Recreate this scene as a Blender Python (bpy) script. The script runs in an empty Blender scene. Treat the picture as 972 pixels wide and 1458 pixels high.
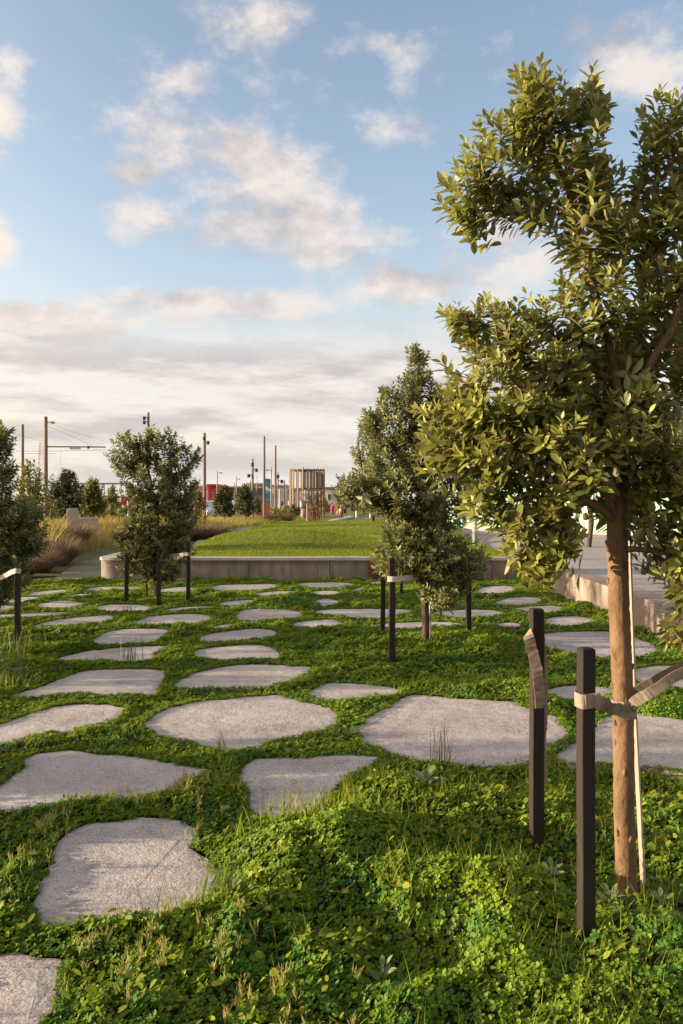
import bpy, bmesh, math, random
import numpy as np
from mathutils import Vector, Matrix

random.seed(7)
rng = np.random.default_rng(7)
scene = bpy.context.scene
COL = scene.collection
F, H, CX, HY = 1150.0, 1.5, 486.0, 712.0     # focal length (px), eye height, principal column, horizon row


def G(px, py, z=0.0):
    """point of the level z seen at a picture position"""
    d = F * (H - z) / (py - HY)
    return ((px - CX) / F * d, d, z)


def P(px, py, d):
    return ((px - CX) / F * d, d, H - (py - HY) / F * d)


# ------------------------------------------------------------------ helpers
def link(o, parent=None):
    COL.objects.link(o)
    if parent is not None:
        o.parent = parent
    return o


def tag(o, label=None, cat=None, group=None, kind=None):
    if label: o['label'] = label
    if cat: o['category'] = cat
    if group: o['group'] = group
    if kind: o['kind'] = kind
    return o


def empty(name, loc=(0, 0, 0), label=None, cat=None, group=None):
    o = bpy.data.objects.new(name, None)
    o.empty_display_size = 0.1
    o.location = loc
    link(o)
    return tag(o, label, cat, group)


def build(name, V, FS, mat, parent=None, smooth=False, attrs=None, origin=None):
    """V (n,3) array in world space, FS list of (m,k) arrays; parent's location is subtracted"""
    V = np.asarray(V, dtype=np.float32).reshape(-1, 3)
    off = np.zeros(3, dtype=np.float32)
    if parent is not None:
        p = parent
        while p is not None:
            off += np.array(p.location, dtype=np.float32)
            p = p.parent
    elif origin is not None:
        off = np.array(origin, dtype=np.float32)
    me = bpy.data.meshes.new(name)
    FS = [np.asarray(f, dtype=np.int32) for f in FS if len(f)]
    FS = [f.reshape(-1, f.shape[-1]) for f in FS]
    nl = sum(f.size for f in FS)
    npoly = sum(len(f) for f in FS)
    me.vertices.add(len(V))
    me.vertices.foreach_set('co', (V - off).ravel())
    me.loops.add(nl)
    me.loops.foreach_set('vertex_index', np.concatenate([f.ravel() for f in FS]).astype(np.int32))
    me.polygons.add(npoly)
    tot = np.concatenate([np.full(len(f), f.shape[1], np.int32) for f in FS])
    st = np.concatenate([[0], np.cumsum(tot)[:-1]]).astype(np.int32)
    me.polygons.foreach_set('loop_start', st)
    me.polygons.foreach_set('loop_total', tot)
    me.update(calc_edges=True)
    if attrs:
        for k, a in attrs.items():
            at = me.attributes.new(k, 'FLOAT', 'POINT')
            at.data.foreach_set('value', np.asarray(a, dtype=np.float32))
    me.polygons.foreach_set('use_smooth', np.full(npoly, bool(smooth)))
    me.materials.append(mat)
    me.validate()
    o = bpy.data.objects.new(name, me)
    if parent is None and origin is not None:
        o.location = origin
    return link(o, parent)


class MB:
    """collects shapes of ONE mesh"""
    def __init__(s):
        s.v = []; s.f = {}; s.n = 0

    def add(s, V, FS):
        V = np.asarray(V, float).reshape(-1, 3)
        for f in FS:
            f = np.asarray(f, int)
            if f.ndim == 1: f = f.reshape(1, -1)
            s.f.setdefault(f.shape[1], []).append(f + s.n)
        s.v.append(V); s.n += len(V)
        return s

    def box(s, c, size, rz=0.0, bev=0.0):
        x, y, z = [k / 2 for k in size]
        if bev <= 0:
            V = np.array([[-x,-y,-z],[x,-y,-z],[x,y,-z],[-x,y,-z],[-x,-y,z],[x,-y,z],[x,y,z],[-x,y,z]])
            FS = [np.array([[0,3,2,1],[4,5,6,7],[0,1,5,4],[1,2,6,5],[2,3,7,6],[3,0,4,7]])]
        else:
            bm = bmesh.new(); bmesh.ops.create_cube(bm, size=1)
            for v in bm.verts: v.co = Vector((v.co.x*2*x, v.co.y*2*y, v.co.z*2*z))
            bmesh.ops.bevel(bm, geom=bm.edges[:], offset=bev, segments=2, affect='EDGES', profile=0.6)
            bm.verts.ensure_lookup_table()
            V = np.array([v.co[:] for v in bm.verts])
            FS = [np.array([[v.index for v in f.verts]]) for f in bm.faces]
            bm.free()
        c_, s_ = math.cos(rz), math.sin(rz)
        R = np.array([[c_,-s_,0],[s_,c_,0],[0,0,1]])
        return s.add(V @ R.T + np.array(c), FS)

    def tube(s, pts, rad, n=8, cap=True, jit=0.0):
        pts = [Vector(p) for p in pts]
        if not hasattr(rad, '__len__'): rad = [rad]*len(pts)
        V = []; ref = None
        for i, p in enumerate(pts):
            t = (pts[min(i+1, len(pts)-1)] - pts[max(i-1, 0)])
            if t.length < 1e-9: t = Vector((0,0,1))
            t.normalize()
            if ref is None:
                ref = Vector((1,0,0)) if abs(t.x) < 0.8 else Vector((0,1,0))
            a = (ref - t*ref.dot(t)).normalized(); b = t.cross(a); ref = a
            for k in range(n):
                an = 2*math.pi*k/n
                r = rad[i]*(1+random.uniform(-jit, jit))
                V.append((p + (a*math.cos(an)+b*math.sin(an))*r)[:])
        Q = []
        for i in range(len(pts)-1):
            for k in range(n):
                k2 = (k+1) % n
                Q.append([i*n+k, i*n+k2, (i+1)*n+k2, (i+1)*n+k])
        FS = [np.array(Q)]
        if cap:
            FS.append(np.array([list(range(n))[::-1]]))
            FS.append(np.array([[(len(pts)-1)*n+k for k in range(n)]]))
        return s.add(V, FS)

    def prism(s, poly, z0, z1):
        n = len(poly)
        V = [(x,y,z0) for x,y in poly]+[(x,y,z1) for x,y in poly]
        Q = [[i,(i+1)%n,n+(i+1)%n,n+i] for i in range(n)]
        return s.add(V, [np.array(Q), np.array([list(range(n))[::-1]]), np.array([list(range(n,2*n))])])

    def build(s, name, mat, parent=None, smooth=False, origin=None):
        return build(name, np.concatenate(s.v), [np.concatenate(a) for a in s.f.values()], mat, parent, smooth, None, origin)


# vectorised value noise
def _hash(ix, iy, seed):
    h = (ix*374761393 + iy*668265263 + seed*974634777) & 0xffffffff
    h = ((h ^ (h >> 13)) * 1274126177) & 0xffffffff
    return ((h ^ (h >> 16)) & 0xffff) / 65535.0


def vnoise(x, y, seed=0):
    x = np.asarray(x, float); y = np.asarray(y, float)
    ix = np.floor(x).astype(np.int64); iy = np.floor(y).astype(np.int64)
    fx = x-ix; fy = y-iy
    fx = fx*fx*(3-2*fx); fy = fy*fy*(3-2*fy)
    a = _hash(ix,iy,seed); b = _hash(ix+1,iy,seed); c = _hash(ix,iy+1,seed); d = _hash(ix+1,iy+1,seed)
    return (a*(1-fx)+b*fx)*(1-fy)+(c*(1-fx)+d*fx)*fy


def fbm(x, y, seed=0, oct=4):
    r = 0; a = .5; t = 0
    for o in range(oct):
        r = r + a*vnoise(x*2**o+o*7.1, y*2**o-o*3.7, seed+o); t += a; a *= .5
    return r/t


def sstep(a, b, x):
    t = np.clip((np.asarray(x, float)-a)/(b-a), 0, 1)
    return t*t*(3-2*t)


# ------------------------------------------------------------------ materials
class N:
    def __init__(s, mat):
        s.nt = mat.node_tree; s.nt.nodes.clear()

    def n(s, typ, **kw):
        nd = s.nt.nodes.new(typ)
        for k, v in kw.items():
            if k.startswith('i_'):
                key = k[2:]
                key = int(key) if key.isdigit() else key.replace('_', ' ')
                if isinstance(v, bpy.types.NodeSocket): s.nt.links.new(v, nd.inputs[key])
                else: nd.inputs[key].default_value = v
            else: setattr(nd, k, v)
        return nd

    def l(s, a, b): s.nt.links.new(a, b)

    def math(s, op, a, b=0.0, c=None, clamp=False):
        nd = s.nt.nodes.new('ShaderNodeMath'); nd.operation = op; nd.use_clamp = clamp
        for i, v in enumerate((a, b) if c is None else (a, b, c)):
            if isinstance(v, bpy.types.NodeSocket): s.nt.links.new(v, nd.inputs[i])
            else: nd.inputs[i].default_value = v
        return nd.outputs[0]

    def mix(s, f, a, b, mode='MIX'):
        nd = s.nt.nodes.new('ShaderNodeMix'); nd.data_type = 'RGBA'; nd.blend_type = mode
        for k, v in ((0, f), (6, a), (7, b)):
            if isinstance(v, bpy.types.NodeSocket): s.nt.links.new(v, nd.inputs[k])
            elif k == 0: nd.inputs[0].default_value = v
            else: nd.inputs[k].default_value = (*v[:3], 1)
        return nd.outputs[2]

    def noise(s, vec, scale, detail=4, rough=0.55):
        nd = s.n('ShaderNodeTexNoise', i_Scale=scale, i_Detail=detail, i_Roughness=rough)
        if vec is not None: s.l(vec, nd.inputs['Vector'])
        return nd.outputs['Fac']

    def ramp(s, f, lo, hi):
        nd = s.n('ShaderNodeMapRange', i_1=lo, i_2=hi); nd.interpolation_type = 'SMOOTHSTEP'
        s.l(f, nd.inputs[0]); return nd.outputs[0]

    def out(s, sh):
        o = s.n('ShaderNodeOutputMaterial'); s.l(sh, o.inputs['Surface'])


def newmat(name):
    m = bpy.data.materials.new(name); m.use_nodes = True
    return m, N(m)


def mat_rough(name, c1, c2, scale=8, c3=None, rough=0.85, bump=0.3, bscale=60, bdist=0.01, spec=0.3, fine=None, coord='Object', stretch=(1,1,1), metallic=0.0):
    m, n = newmat(name)
    tc = n.n('ShaderNodeTexCoord').outputs[coord]
    if stretch != (1,1,1):
        mp = n.n('ShaderNodeMapping'); n.l(tc, mp.inputs[0]); mp.inputs['Scale'].default_value = stretch; tc = mp.outputs[0]
    f = n.ramp(n.noise(tc, scale, 5), .3, .7)
    c = n.mix(f, c1, c2)
    if c3: c = n.mix(n.ramp(n.noise(tc, scale*3.3, 6, .65), .55, .75), c, c3)
    if fine:
        g = n.ramp(n.noise(tc, fine[0], 2), .35, .65)
        c = n.mix(n.math('MULTIPLY', n.math('SUBTRACT', 1.0, g), fine[1]), c, (0.02,0.02,0.02))
    b = n.n('ShaderNodeBump', i_Strength=bump, i_Distance=bdist); n.l(n.noise(tc, bscale, 6, .6), b.inputs['Height'])
    p = n.n('ShaderNodeBsdfPrincipled', i_Roughness=rough, i_Metallic=metallic); n.l(c, p.inputs['Base Color']); n.l(b.outputs[0], p.inputs['Normal'])
    p.inputs['Specular IOR Level'].default_value = spec
    n.out(p.outputs[0]); return m


def mat_leaf(name, dark, light, under, trans=0.22, rough=0.45, tcol=None, spec=0.4, cool=None):
    """dark/light: colour range leaf by leaf; under: colour of the leaf's underside"""
    m, n = newmat(name)
    geo = n.n('ShaderNodeNewGeometry')
    at = n.n('ShaderNodeAttribute', attribute_name='tint').outputs['Fac']
    r = geo.outputs['Random Per Island']
    f = n.math('ADD', n.math('MULTIPLY', r, 0.45), n.math('MULTIPLY', at, 0.75), clamp=True)
    c = n.mix(f, dark, light)
    if cool:   # another species growing in patches
        tcx = n.n('ShaderNodeTexCoord').outputs['Object']
        k1 = n.ramp(n.noise(tcx, 2.6, 4, .6), .46, .60)
        c = n.mix(n.math('MULTIPLY', k1, .8), c, n.mix(f, cool, tuple(q*3.2 for q in cool)))
        k2 = n.ramp(n.noise(tcx, 7.0, 4, .6), .62, .74)
        c = n.mix(n.math('MULTIPLY', k2, .3), c, n.mix(r, (.12,.085,.022), (.24,.17,.04)))
    cu = n.mix(n.math('MULTIPLY', r, .6), under, light)
    c2 = n.mix(geo.outputs['Backfacing'], c, cu)
    p = n.n('ShaderNodeBsdfPrincipled', i_Roughness=rough); n.l(c2, p.inputs['Base Color'])
    p.inputs['Specular IOR Level'].default_value = spec
    t = n.n('ShaderNodeBsdfTranslucent')
    tc = n.mix(f, tcol or tuple(k*1.3 for k in dark), tuple(min(1, k*1.5) for k in light)); n.l(tc, t.inputs[0])
    mx = n.n('ShaderNodeMixShader'); mx.inputs[0].default_value = trans
    n.l(p.outputs[0], mx.inputs[1]); n.l(t.outputs[0], mx.inputs[2])
    n.out(mx.outputs[0]); return m


M = {}
# stone
def stone_mat():
    m, n = newmat('slab_stone')
    tc = n.n('ShaderNodeTexCoord').outputs['Object']
    oi = n.n('ShaderNodeObjectInfo').outputs['Random']
    ad = n.n('ShaderNodeVectorMath', operation='ADD'); n.l(tc, ad.inputs[0])
    cb = n.n('ShaderNodeCombineXYZ'); n.l(n.math('MULTIPLY', oi, 31.0), cb.inputs[0]); n.l(n.math('MULTIPLY', oi, 17.0), cb.inputs[1]); n.l(cb.outputs[0], ad.inputs[1])
    v = ad.outputs[0]
    c = n.mix(n.ramp(n.noise(v, 2.2, 6, .6), .3, .72), (.335,.305,.298), (.475,.435,.425))
    c = n.mix(n.math('MULTIPLY', n.ramp(n.noise(v, 6, 6, .7), .58, .72), .45), c, (.46,.42,.42))
    c = n.mix(n.math('MULTIPLY', n.ramp(n.noise(v, 3.1, 6, .72), .52, .72), .7), c, (.215,.19,.17))
    # aggregate grains
    vo = n.n('ShaderNodeTexVoronoi', i_Scale=120.0); n.l(v, vo.inputs['Vector'])
    sep = n.n('ShaderNodeSeparateColor'); n.l(vo.outputs['Color'], sep.inputs[0])
    g = n.ramp(sep.outputs[0], .62, .95)
    c = n.mix(n.math('MULTIPLY', g, .48), c, (.13,.12,.12))
    g2 = n.ramp(sep.outputs[1], .75, .98)
    c = n.mix(n.math('MULTIPLY', g2, .45), c, (.56,.53,.53))
    # worn scratch lines
    mp = n.n('ShaderNodeMapping'); n.l(v, mp.inputs[0]); mp.inputs['Scale'].default_value = (1.2, 9, 1); mp.inputs['Rotation'].default_value = (0, 0, .4)
    c = n.mix(n.math('MULTIPLY', n.ramp(n.noise(mp.outputs[0], 3.2, 5, .7), .66, .74), .35), c, (.55,.51,.50))
    # moss film towards the rims lives in the vertex attribute
    at = n.n('ShaderNodeAttribute', attribute_name='rim').outputs['Fac']
    mo = n.math('MULTIPLY', at, n.ramp(n.noise(v, 9, 5, .7), .45, .65))
    c = n.mix(n.math('MULTIPLY', mo, .75), c, (.085,.085,.045))
    b = n.n('ShaderNodeBump', i_Strength=1.0, i_Distance=.008)
    hgt = n.math('ADD', n.noise(v, 14, 8, .7), n.math('MULTIPLY', n.noise(v, 90, 4), .55))
    n.l(hgt, b.inputs['Height'])
    b2 = n.n('ShaderNodeBump', i_Strength=.7, i_Distance=.03); n.l(n.noise(v, 3.0, 4), b2.inputs['Height']); n.l(b.outputs[0], b2.inputs['Normal'])
    p = n.n('ShaderNodeBsdfPrincipled', i_Roughness=.9); p.inputs['Specular IOR Level'].default_value = .25
    n.l(c, p.inputs['Base Color']); n.l(b2.outputs[0], p.inputs['Normal'])
    n.out(p.outputs[0]); return m


M['stone'] = stone_mat()
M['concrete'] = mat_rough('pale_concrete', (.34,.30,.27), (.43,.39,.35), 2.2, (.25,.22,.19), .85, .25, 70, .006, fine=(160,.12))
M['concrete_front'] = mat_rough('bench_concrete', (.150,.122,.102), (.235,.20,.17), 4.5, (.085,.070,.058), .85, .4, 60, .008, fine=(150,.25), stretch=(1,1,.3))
M['wall_conc'] = mat_rough('wall_concrete', (.27,.215,.175), (.35,.285,.235), 4, (.19,.15,.122), .9, .6, 45, .015, fine=(110,.25), stretch=(1,1,.35))
M['plaza'] = mat_rough('plaza_paving', (.24,.225,.215), (.31,.29,.275), 1.2, (.20,.185,.175), .9, .2, 50, .005)
M['asphalt'] = mat_rough('asphalt', (.10,.095,.095), (.14,.135,.13), .6, None, .9, .2, 40)
M['path'] = mat_rough('path_gravel', (.235,.205,.15), (.165,.155,.075), 1.1, (.085,.10,.03), .95, .8, 40, .03)
M['stake'] = mat_rough('stained_timber', (.017,.012,.009), (.030,.021,.016), 9, (.05,.037,.028), .7, .6, 26, .006, stretch=(1,1,.12))
M['stake_far'] = M['stake']
M['bark'] = mat_rough('tree_bark', (.115,.070,.037), (.205,.128,.068), 7, (.06,.038,.024), .9, .9, 30, .012, stretch=(1,1,.55))
M['bark_dark'] = mat_rough('dark_bark', (.048,.034,.024), (.085,.06,.042), 9, None, .9, .6, 40, .01)
M['cane'] = mat_rough('weathered_cane', (.36,.29,.23), (.46,.38,.31), 10, None, .8, .3, 40, .004, stretch=(1,1,.1))
M['strap'] = mat_rough('hessian_strap', (.20,.155,.12), (.28,.225,.18), 25, (.14,.11,.085), .9, .5, 300, .002)
M['strap_pale'] = mat_rough('pale_strap', (.40,.36,.31), (.48,.43,.38), 25, None, .8, .4, 300, .002)
M['slats'] = mat_rough('red_timber', (.10,.035,.022), (.16,.06,.035), 10, None, .6, .4, 40, .004, stretch=(.15,1,1))
M['post_timber'] = mat_rough('grey_timber_pole', (.15,.115,.09), (.215,.165,.13), 4, None, .8, .3, 30, .01, stretch=(1,1,.1))
M['tower_timber'] = mat_rough('tower_timber', (.23,.172,.132), (.32,.245,.19), 3, None, .8, .3, 30, .01, stretch=(1,1,.1))
M['steel'] = mat_rough('dull_steel', (.16,.15,.145), (.22,.21,.20), 5, None, .5, .05, 50, metallic=.3)
M['dark_metal'] = mat_rough('dark_metal', (.05,.05,.05), (.08,.075,.07), 5, None, .5, .05, 50)
M['white'] = mat_rough('white_paint', (.70,.68,.65), (.78,.76,.73), 3, None, .6, .03, 50)
M['white_wall'] = mat_rough('pale_wall', (.50,.47,.44), (.58,.55,.52), .5, None, .8, .05, 30)
M['cream_wall'] = mat_rough('cream_wall', (.46,.40,.33), (.56,.49,.41), .5, None, .8, .05, 30)
M['grey_wall'] = mat_rough('grey_wall', (.30,.29,.28), (.38,.37,.36), .5, None, .8, .05, 30)
M['red'] = mat_rough('red_paint', (.30,.028,.018), (.38,.04,.025), 1, None, .5, .03, 30)
M['orange'] = mat_rough('orange_red_paint', (.42,.11,.05), (.50,.16,.08), 1, None, .6, .03, 30)
M['yellow'] = mat_rough('yellow_sign', (.75,.62,.05), (.80,.68,.08), 1, None, .5, .03, 30)
M['glass'] = mat_rough('window_glass', (.03,.045,.05), (.05,.07,.075), 1, None, .08, 0, 30, spec=.6)
M['roof'] = mat_rough('roof_sheet', (.36,.29,.23), (.44,.36,.29), 1, None, .6, .05, 30)
M['blue_roof'] = mat_rough('blue_grey_roof', (.10,.16,.21), (.14,.20,.25), 1, None, .5, .05, 30)
M['carpaint'] = mat_rough('silver_car_paint', (.48,.47,.46), (.52,.51,.50), 1, None, .25, 0, 30, spec=.6, metallic=.2)
M['tyre'] = mat_rough('tyre_rubber', (.02,.02,.02), (.03,.03,.03), 5, None, .9, .1, 50)
M['skin'] = mat_rough('skin', (.45,.27,.19), (.50,.31,.22), 5, None, .6, 0, 30)
M['pink'] = mat_rough('pink_cloth', (.65,.03,.16), (.72,.05,.20), 5, None, .8, 0, 30)
M['peach'] = mat_rough('peach_cloth', (.55,.28,.22), (.62,.34,.27), 5, None, .8, 0, 30)
M['dark_cloth'] = mat_rough('dark_cloth', (.03,.03,.035), (.05,.05,.055), 5, None, .8, 0, 30)
M['hair'] = mat_rough('dark_hair', (.03,.02,.015), (.04,.028,.02), 5, None, .6, 0, 30)

M['leaf_near'] = mat_leaf('leathery_olive_leaf', (.026,.040,.015), (.37,.38,.072), (.21,.205,.13), .25, .42, (.24,.24,.045))
M['leaf_mid'] = mat_leaf('grey_olive_leaf', (.028,.046,.024), (.29,.295,.085), (.22,.22,.13), .30, .5, (.12,.14,.04))
M['leaf_far_dark'] = mat_leaf('dark_tree_leaf', (.028,.040,.014), (.11,.115,.035), (.09,.10,.04), .2, .6)
M['leaf_far_yellow'] = mat_leaf('yellow_green_tree_leaf', (.085,.095,.018), (.28,.26,.05), (.18,.19,.05), .35, .6)
M['leaf_brown'] = mat_leaf('brown_feathery_leaf', (.11,.070,.032), (.27,.165,.06), (.18,.12,.05), .3, .7)
M['clover'] = mat_leaf('clover_leaf', (.034,.100,.010), (.245,.345,.022), (.10,.16,.016), .36, .5, (.14,.22,.010), .2, (.027,.080,.013))
M['mat_plant'] = mat_leaf('creeping_mat_leaf', (.040,.106,.010), (.25,.325,.022), (.11,.155,.016), .34, .6, (.14,.20,.010), .15, (.030,.082,.012))
M['grass'] = mat_leaf('grass_blade', (.075,.130,.010), (.28,.31,.028), (.12,.16,.02), .38, .55, (.15,.22,.01), .15)
M['lawn_blade'] = mat_leaf('lawn_blade', (.080,.130,.012), (.25,.30,.025), (.12,.16,.02), .36, .6, (.17,.19,.015), .1)
M['straw'] = mat_leaf('straw_blade', (.21,.15,.055), (.50,.36,.12), (.30,.22,.09), .35, .6, (.35,.25,.07))
M['brown_sedge'] = mat_leaf('brown_sedge_blade', (.13,.085,.05), (.27,.18,.105), (.18,.12,.07), .3, .6)
M['rush'] = mat_leaf('rush_stem', (.045,.07,.03), (.13,.15,.07), (.06,.09,.04), .2, .5)
M['weed'] = mat_leaf('pale_weed_leaf', (.09,.13,.05), (.20,.24,.10), (.20,.23,.14), .25, .55)
M['flax'] = mat_leaf('sword_leaf', (.12,.12,.025), (.40,.30,.07), (.22,.19,.06), .4, .5)
M['seed'] = mat_leaf('seed_head', (.24,.23,.06), (.44,.40,.13), (.30,.27,.09), .3, .7)
M['litter'] = mat_leaf('dry_leaf', (.085,.045,.025), (.26,.15,.08), (.16,.10,.06), .1, .7)


# ------------------------------------------------------------------ stones (outlines -> ground level)
STONES = [
 ("pale square-edged slab in the bottom left corner, cut by the frame", [(-60,1366),(0,1365),(20,1364),(50,1370),(76,1374),(78,1400),(71,1415),(67,1458),(62,1500),(-60,1505)]),
 ("pale slab with clover growing over its front edge, nearest whole stone on the left", [(52,1292),(62,1262),(75,1235),(85,1205),(105,1185),(120,1176),(165,1172),(230,1168),(252,1172),(276,1182),(280,1192),(264,1208),(288,1222),(304,1240),(300,1262),(285,1285),(240,1305),(150,1312),(60,1312)]),
 ("broad pale slab tapering to a point on its right, at the left edge, middle foreground", [(-70,1125),(0,1120),(15,1108),(35,1094),(33,1085),(55,1075),(100,1070),(130,1076),(180,1077),(240,1087),(290,1097),(284,1103),(255,1115),(240,1128),(180,1138),(120,1140),(60,1150),(0,1158),(-60,1168)]),
 ("short grey slab in the middle with tall grass blades over its right corner", [(342,1105),(350,1090),(370,1082),(430,1080),(480,1075),(537,1080),(522,1095),(495,1105),(478,1122),(462,1150),(425,1162),(385,1164),(360,1160),(358,1135),(348,1115)]),
 ("long wedge slab running out of the left edge, behind the broad pointed slab", [(-55,1045),(0,1032),(40,1018),(75,1008),(110,1004),(150,1004),(170,1008),(170,1018),(150,1028),(110,1040),(85,1047),(75,1042),(40,1050),(0,1060),(-50,1070)]),
 ("large rounded slab with a small rush clump on its front edge, centre left", [(208,1036),(215,1022),(240,1010),(290,998),(350,994),(395,992),(420,998),(450,1005),(478,1018),(474,1032),(445,1042),(400,1052),(355,1066),(325,1069),(300,1062),(250,1053),(225,1046)]),
 ("largest flat slab, behind the tall rush clump and the leaning tie stake", [(510,1036),(530,1020),(560,1004),(590,990),(640,994),(690,997),(730,1000),(752,1010),(790,1022),(805,1038),(800,1048),(778,1062),(755,1084),(720,1090),(680,1092),(640,1090),(590,1084),(545,1066),(520,1055)]),
 ("thick slab with exposed front face behind the near tree trunk", [(800,1075),(812,1062),(835,1050),(860,1022),(900,1015),(972,1025),(1040,1030),(1060,1065),(1040,1098),(972,1095),(900,1090),(840,1088),(805,1086)]),
 ("small slab with pale yellow grass at its right end, between two large slabs", [(442,985),(465,973),(510,974),(560,980),(558,990),(520,994),(475,998),(450,993)]),
 ("long slab with a straight back edge and left point, left of centre", [(18,991),(40,984),(60,978),(90,966),(115,955),(170,953),(228,954),(230,962),(225,978),(215,990),(180,988),(155,991),(115,987),(80,990),(40,994)]),
 ("wide oval slab directly behind the large rounded slab", [(245,980),(255,970),(280,958),(330,947),(380,947),(425,949),(445,951),(430,962),(400,975),(370,979),(310,980),(270,981)]),
 ("grey slab with a blunt right end, second in the central row behind the oval one", [(275,931),(280,925),(310,921),(370,918),(385,922),(399,929),(395,940),(370,940),(340,938),(320,941),(290,937)]),
 ("slim half-moon slab, third in the central row behind the oval one", [(280,914),(295,903),(330,898),(380,895),(398,905),(365,910),(320,915)]),
 ("slim scratched slab with a rush clump standing at its front", [(75,943),(85,937),(120,928),(170,922),(238,920),(236,924),(220,929),(220,937),(200,943),(150,942),(110,941),(80,945)]),
 ("pale slab just behind the rush clump on the left", [(126,916),(140,906),(165,897),(200,895),(246,897),(230,907),(220,915),(180,918),(145,919)]),
 ("rounded grey slab in front of the left staked tree, two stones away", [(190,890),(205,880),(230,876),(270,874),(303,877),(298,884),(270,889),(220,891)]),
 ("lens-shaped pale slab to the right of the left edge stake", [(52,890),(75,883),(110,879),(150,876),(163,879),(150,886),(110,890),(80,892),(40,893)]),
 ("long narrow slab passing behind the left edge stake", [(-50,876),(0,875),(20,874),(60,872),(100,872),(102,874),(70,878),(40,880),(0,882),(-50,886)]),
 ("small oval slab midway between the left edge stake and the left staked tree", [(48,864),(65,857),(95,855),(115,858),(125,860),(100,865),(70,867)]),
 ("flat oval slab just in front of the left staked tree", [(132,866),(150,861),(190,861),(219,864),(210,870),(170,872),(145,870)]),
 ("slab half cut by the left edge, level with the stake's middle", [(-40,862),(0,862),(20,862),(18,868),(0,871),(-40,873)]),
 ("pale slab beside the start of the gravel path, far left", [(30,848),(60,841),(95,839),(97,844),(60,848)]),
 ("grey slab under the left edge tree's lowest leaves", [(-40,852),(0,852),(30,850),(60,850),(40,857),(0,860),(-40,860)]),
 ("pale strip-like slab in front of the bench's rounded left end", [(118,842),(130,836),(170,835),(205,836),(195,840),(150,842)]),
 ("smallest slab on the left, between the path and the left staked tree", [(95,850),(105,846),(140,845),(148,847),(120,851)]),
 ("slab behind the left staked tree, against the bench", [(212,842),(230,838),(250,836),(278,837),(276,842),(240,844)]),
 ("pale rectangular slab along the foot of the bench, left of its centre", [(298,841),(305,833),(350,832),(395,831),(392,839),(340,842)]),
 ("small slab left of the bright green plant cushion, near the bench", [(357,847),(375,843),(400,842),(422,842),(415,849),(385,851)]),
 ("sunlit slab with yellow plants on its front, left of the bright cushion", [(307,862),(325,856),(360,854),(382,855),(370,861),(330,864)]),
 ("thin sunlit sliver of stone right of the left staked tree", [(230,870),(250,865),(300,863),(302,866),(270,869),(240,871)]),
 ("sunlit warm-toned slab in front of the bright green plant cushion", [(334,884),(338,871),(360,867),(400,867),(420,870),(436,876),(420,880),(390,883),(360,885)]),
 ("tiny low slab nearly hidden by plants left of the warm-toned slab", [(300,893),(315,890),(338,888),(335,891),(310,896)]),
 ("grey slab left of the centre tree's stakes, bordered by dark plants", [(412,890),(430,885),(460,882),(478,883),(488,889),(470,894),(445,895),(425,893)]),
 ("pale slab along the foot of the bench, right of its centre", [(418,833),(430,830),(470,829),(506,831),(495,836),(450,838)]),
 ("small slab right of the bright green plant cushion", [(442,843),(455,841),(482,842),(485,845),(470,849),(450,848)]),
 ("triangular slab at the right tip of the bright green plant cushion", [(425,864),(445,856),(465,852),(490,858),(470,863),(450,866)]),
 ("long sunlit slab passing behind the centre tree's two left stakes", [(443,873),(460,868),(520,867),(580,868),(588,870),(570,877),(530,881),(490,879),(465,876)]),
 ("narrow tilted slab left of the centre stakes, close to the bench", [(498,841),(515,835),(524,836),(510,843)]),
 ("tiny slab at the bench foot below the timber slats", [(520,830),(540,828),(552,830),(535,833)]),
 ("long grey slab passing behind the centre tree's trunk", [(524,892),(545,888),(600,885),(640,886),(660,890),(625,895),(575,897)]),
 ("sunlit slab behind the centre tree's right stake", [(612,874),(640,869),(690,868),(720,872),(705,878),(660,881),(630,878)]),
 ("small slab right of the centre tree's right stake", [(704,889),(725,886),(742,889),(738,895),(712,894)]),
 ("slab by the bench to the right of the centre tree's crown", [(676,842),(690,835),(720,834),(735,836),(725,845),(690,847)]),
 ("oval slab below the near tree's lowest hanging leaves", [(703,858),(725,851),(755,850),(774,853),(765,860),(735,862),(710,862)]),
 ("sunlit slab behind the leaning tie stake's top", [(728,867),(755,863),(795,863),(804,866),(790,874),(760,873)]),
 ("rounded slab by the low wall, right of the leaning tie stake's top", [(775,882),(800,877),(835,879),(848,884),(830,891),(800,893),(780,890)]),
 ("large pale slab between the two near stakes and the low wall", [(755,908),(770,902),(830,899),(880,901),(910,910),(940,925),(920,935),(880,938),(830,937),(785,925),(750,915)]),
 ("small rounded slab seen between the two near stakes", [(780,985),(795,978),(830,977),(872,980),(865,992),(840,1000),(800,997),(783,992)]),
 ("pale slab behind the straps at the right edge", [(898,962),(910,950),(972,947),(1010,950),(1020,985),(972,984),(930,979),(905,970)]),
]


def smooth_poly(p, it=2):
    p = np.array(p, float)
    for _ in range(it):
        q = np.roll(p, -1, 0)
        p = np.stack([p*.75+q*.25, p*.25+q*.75], 1).reshape(-1, 2)
    return p


def resample(p, step):
    q = np.vstack([p, p[:1]]); L = np.r_[0, np.cumsum(np.hypot(*np.diff(q, axis=0).T))]
    n = max(24, int(L[-1]/step)); t = np.linspace(0, L[-1], n, endpoint=False)
    return np.stack([np.interp(t, L, q[:, 0]), np.interp(t, L, q[:, 1])], 1)


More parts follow.
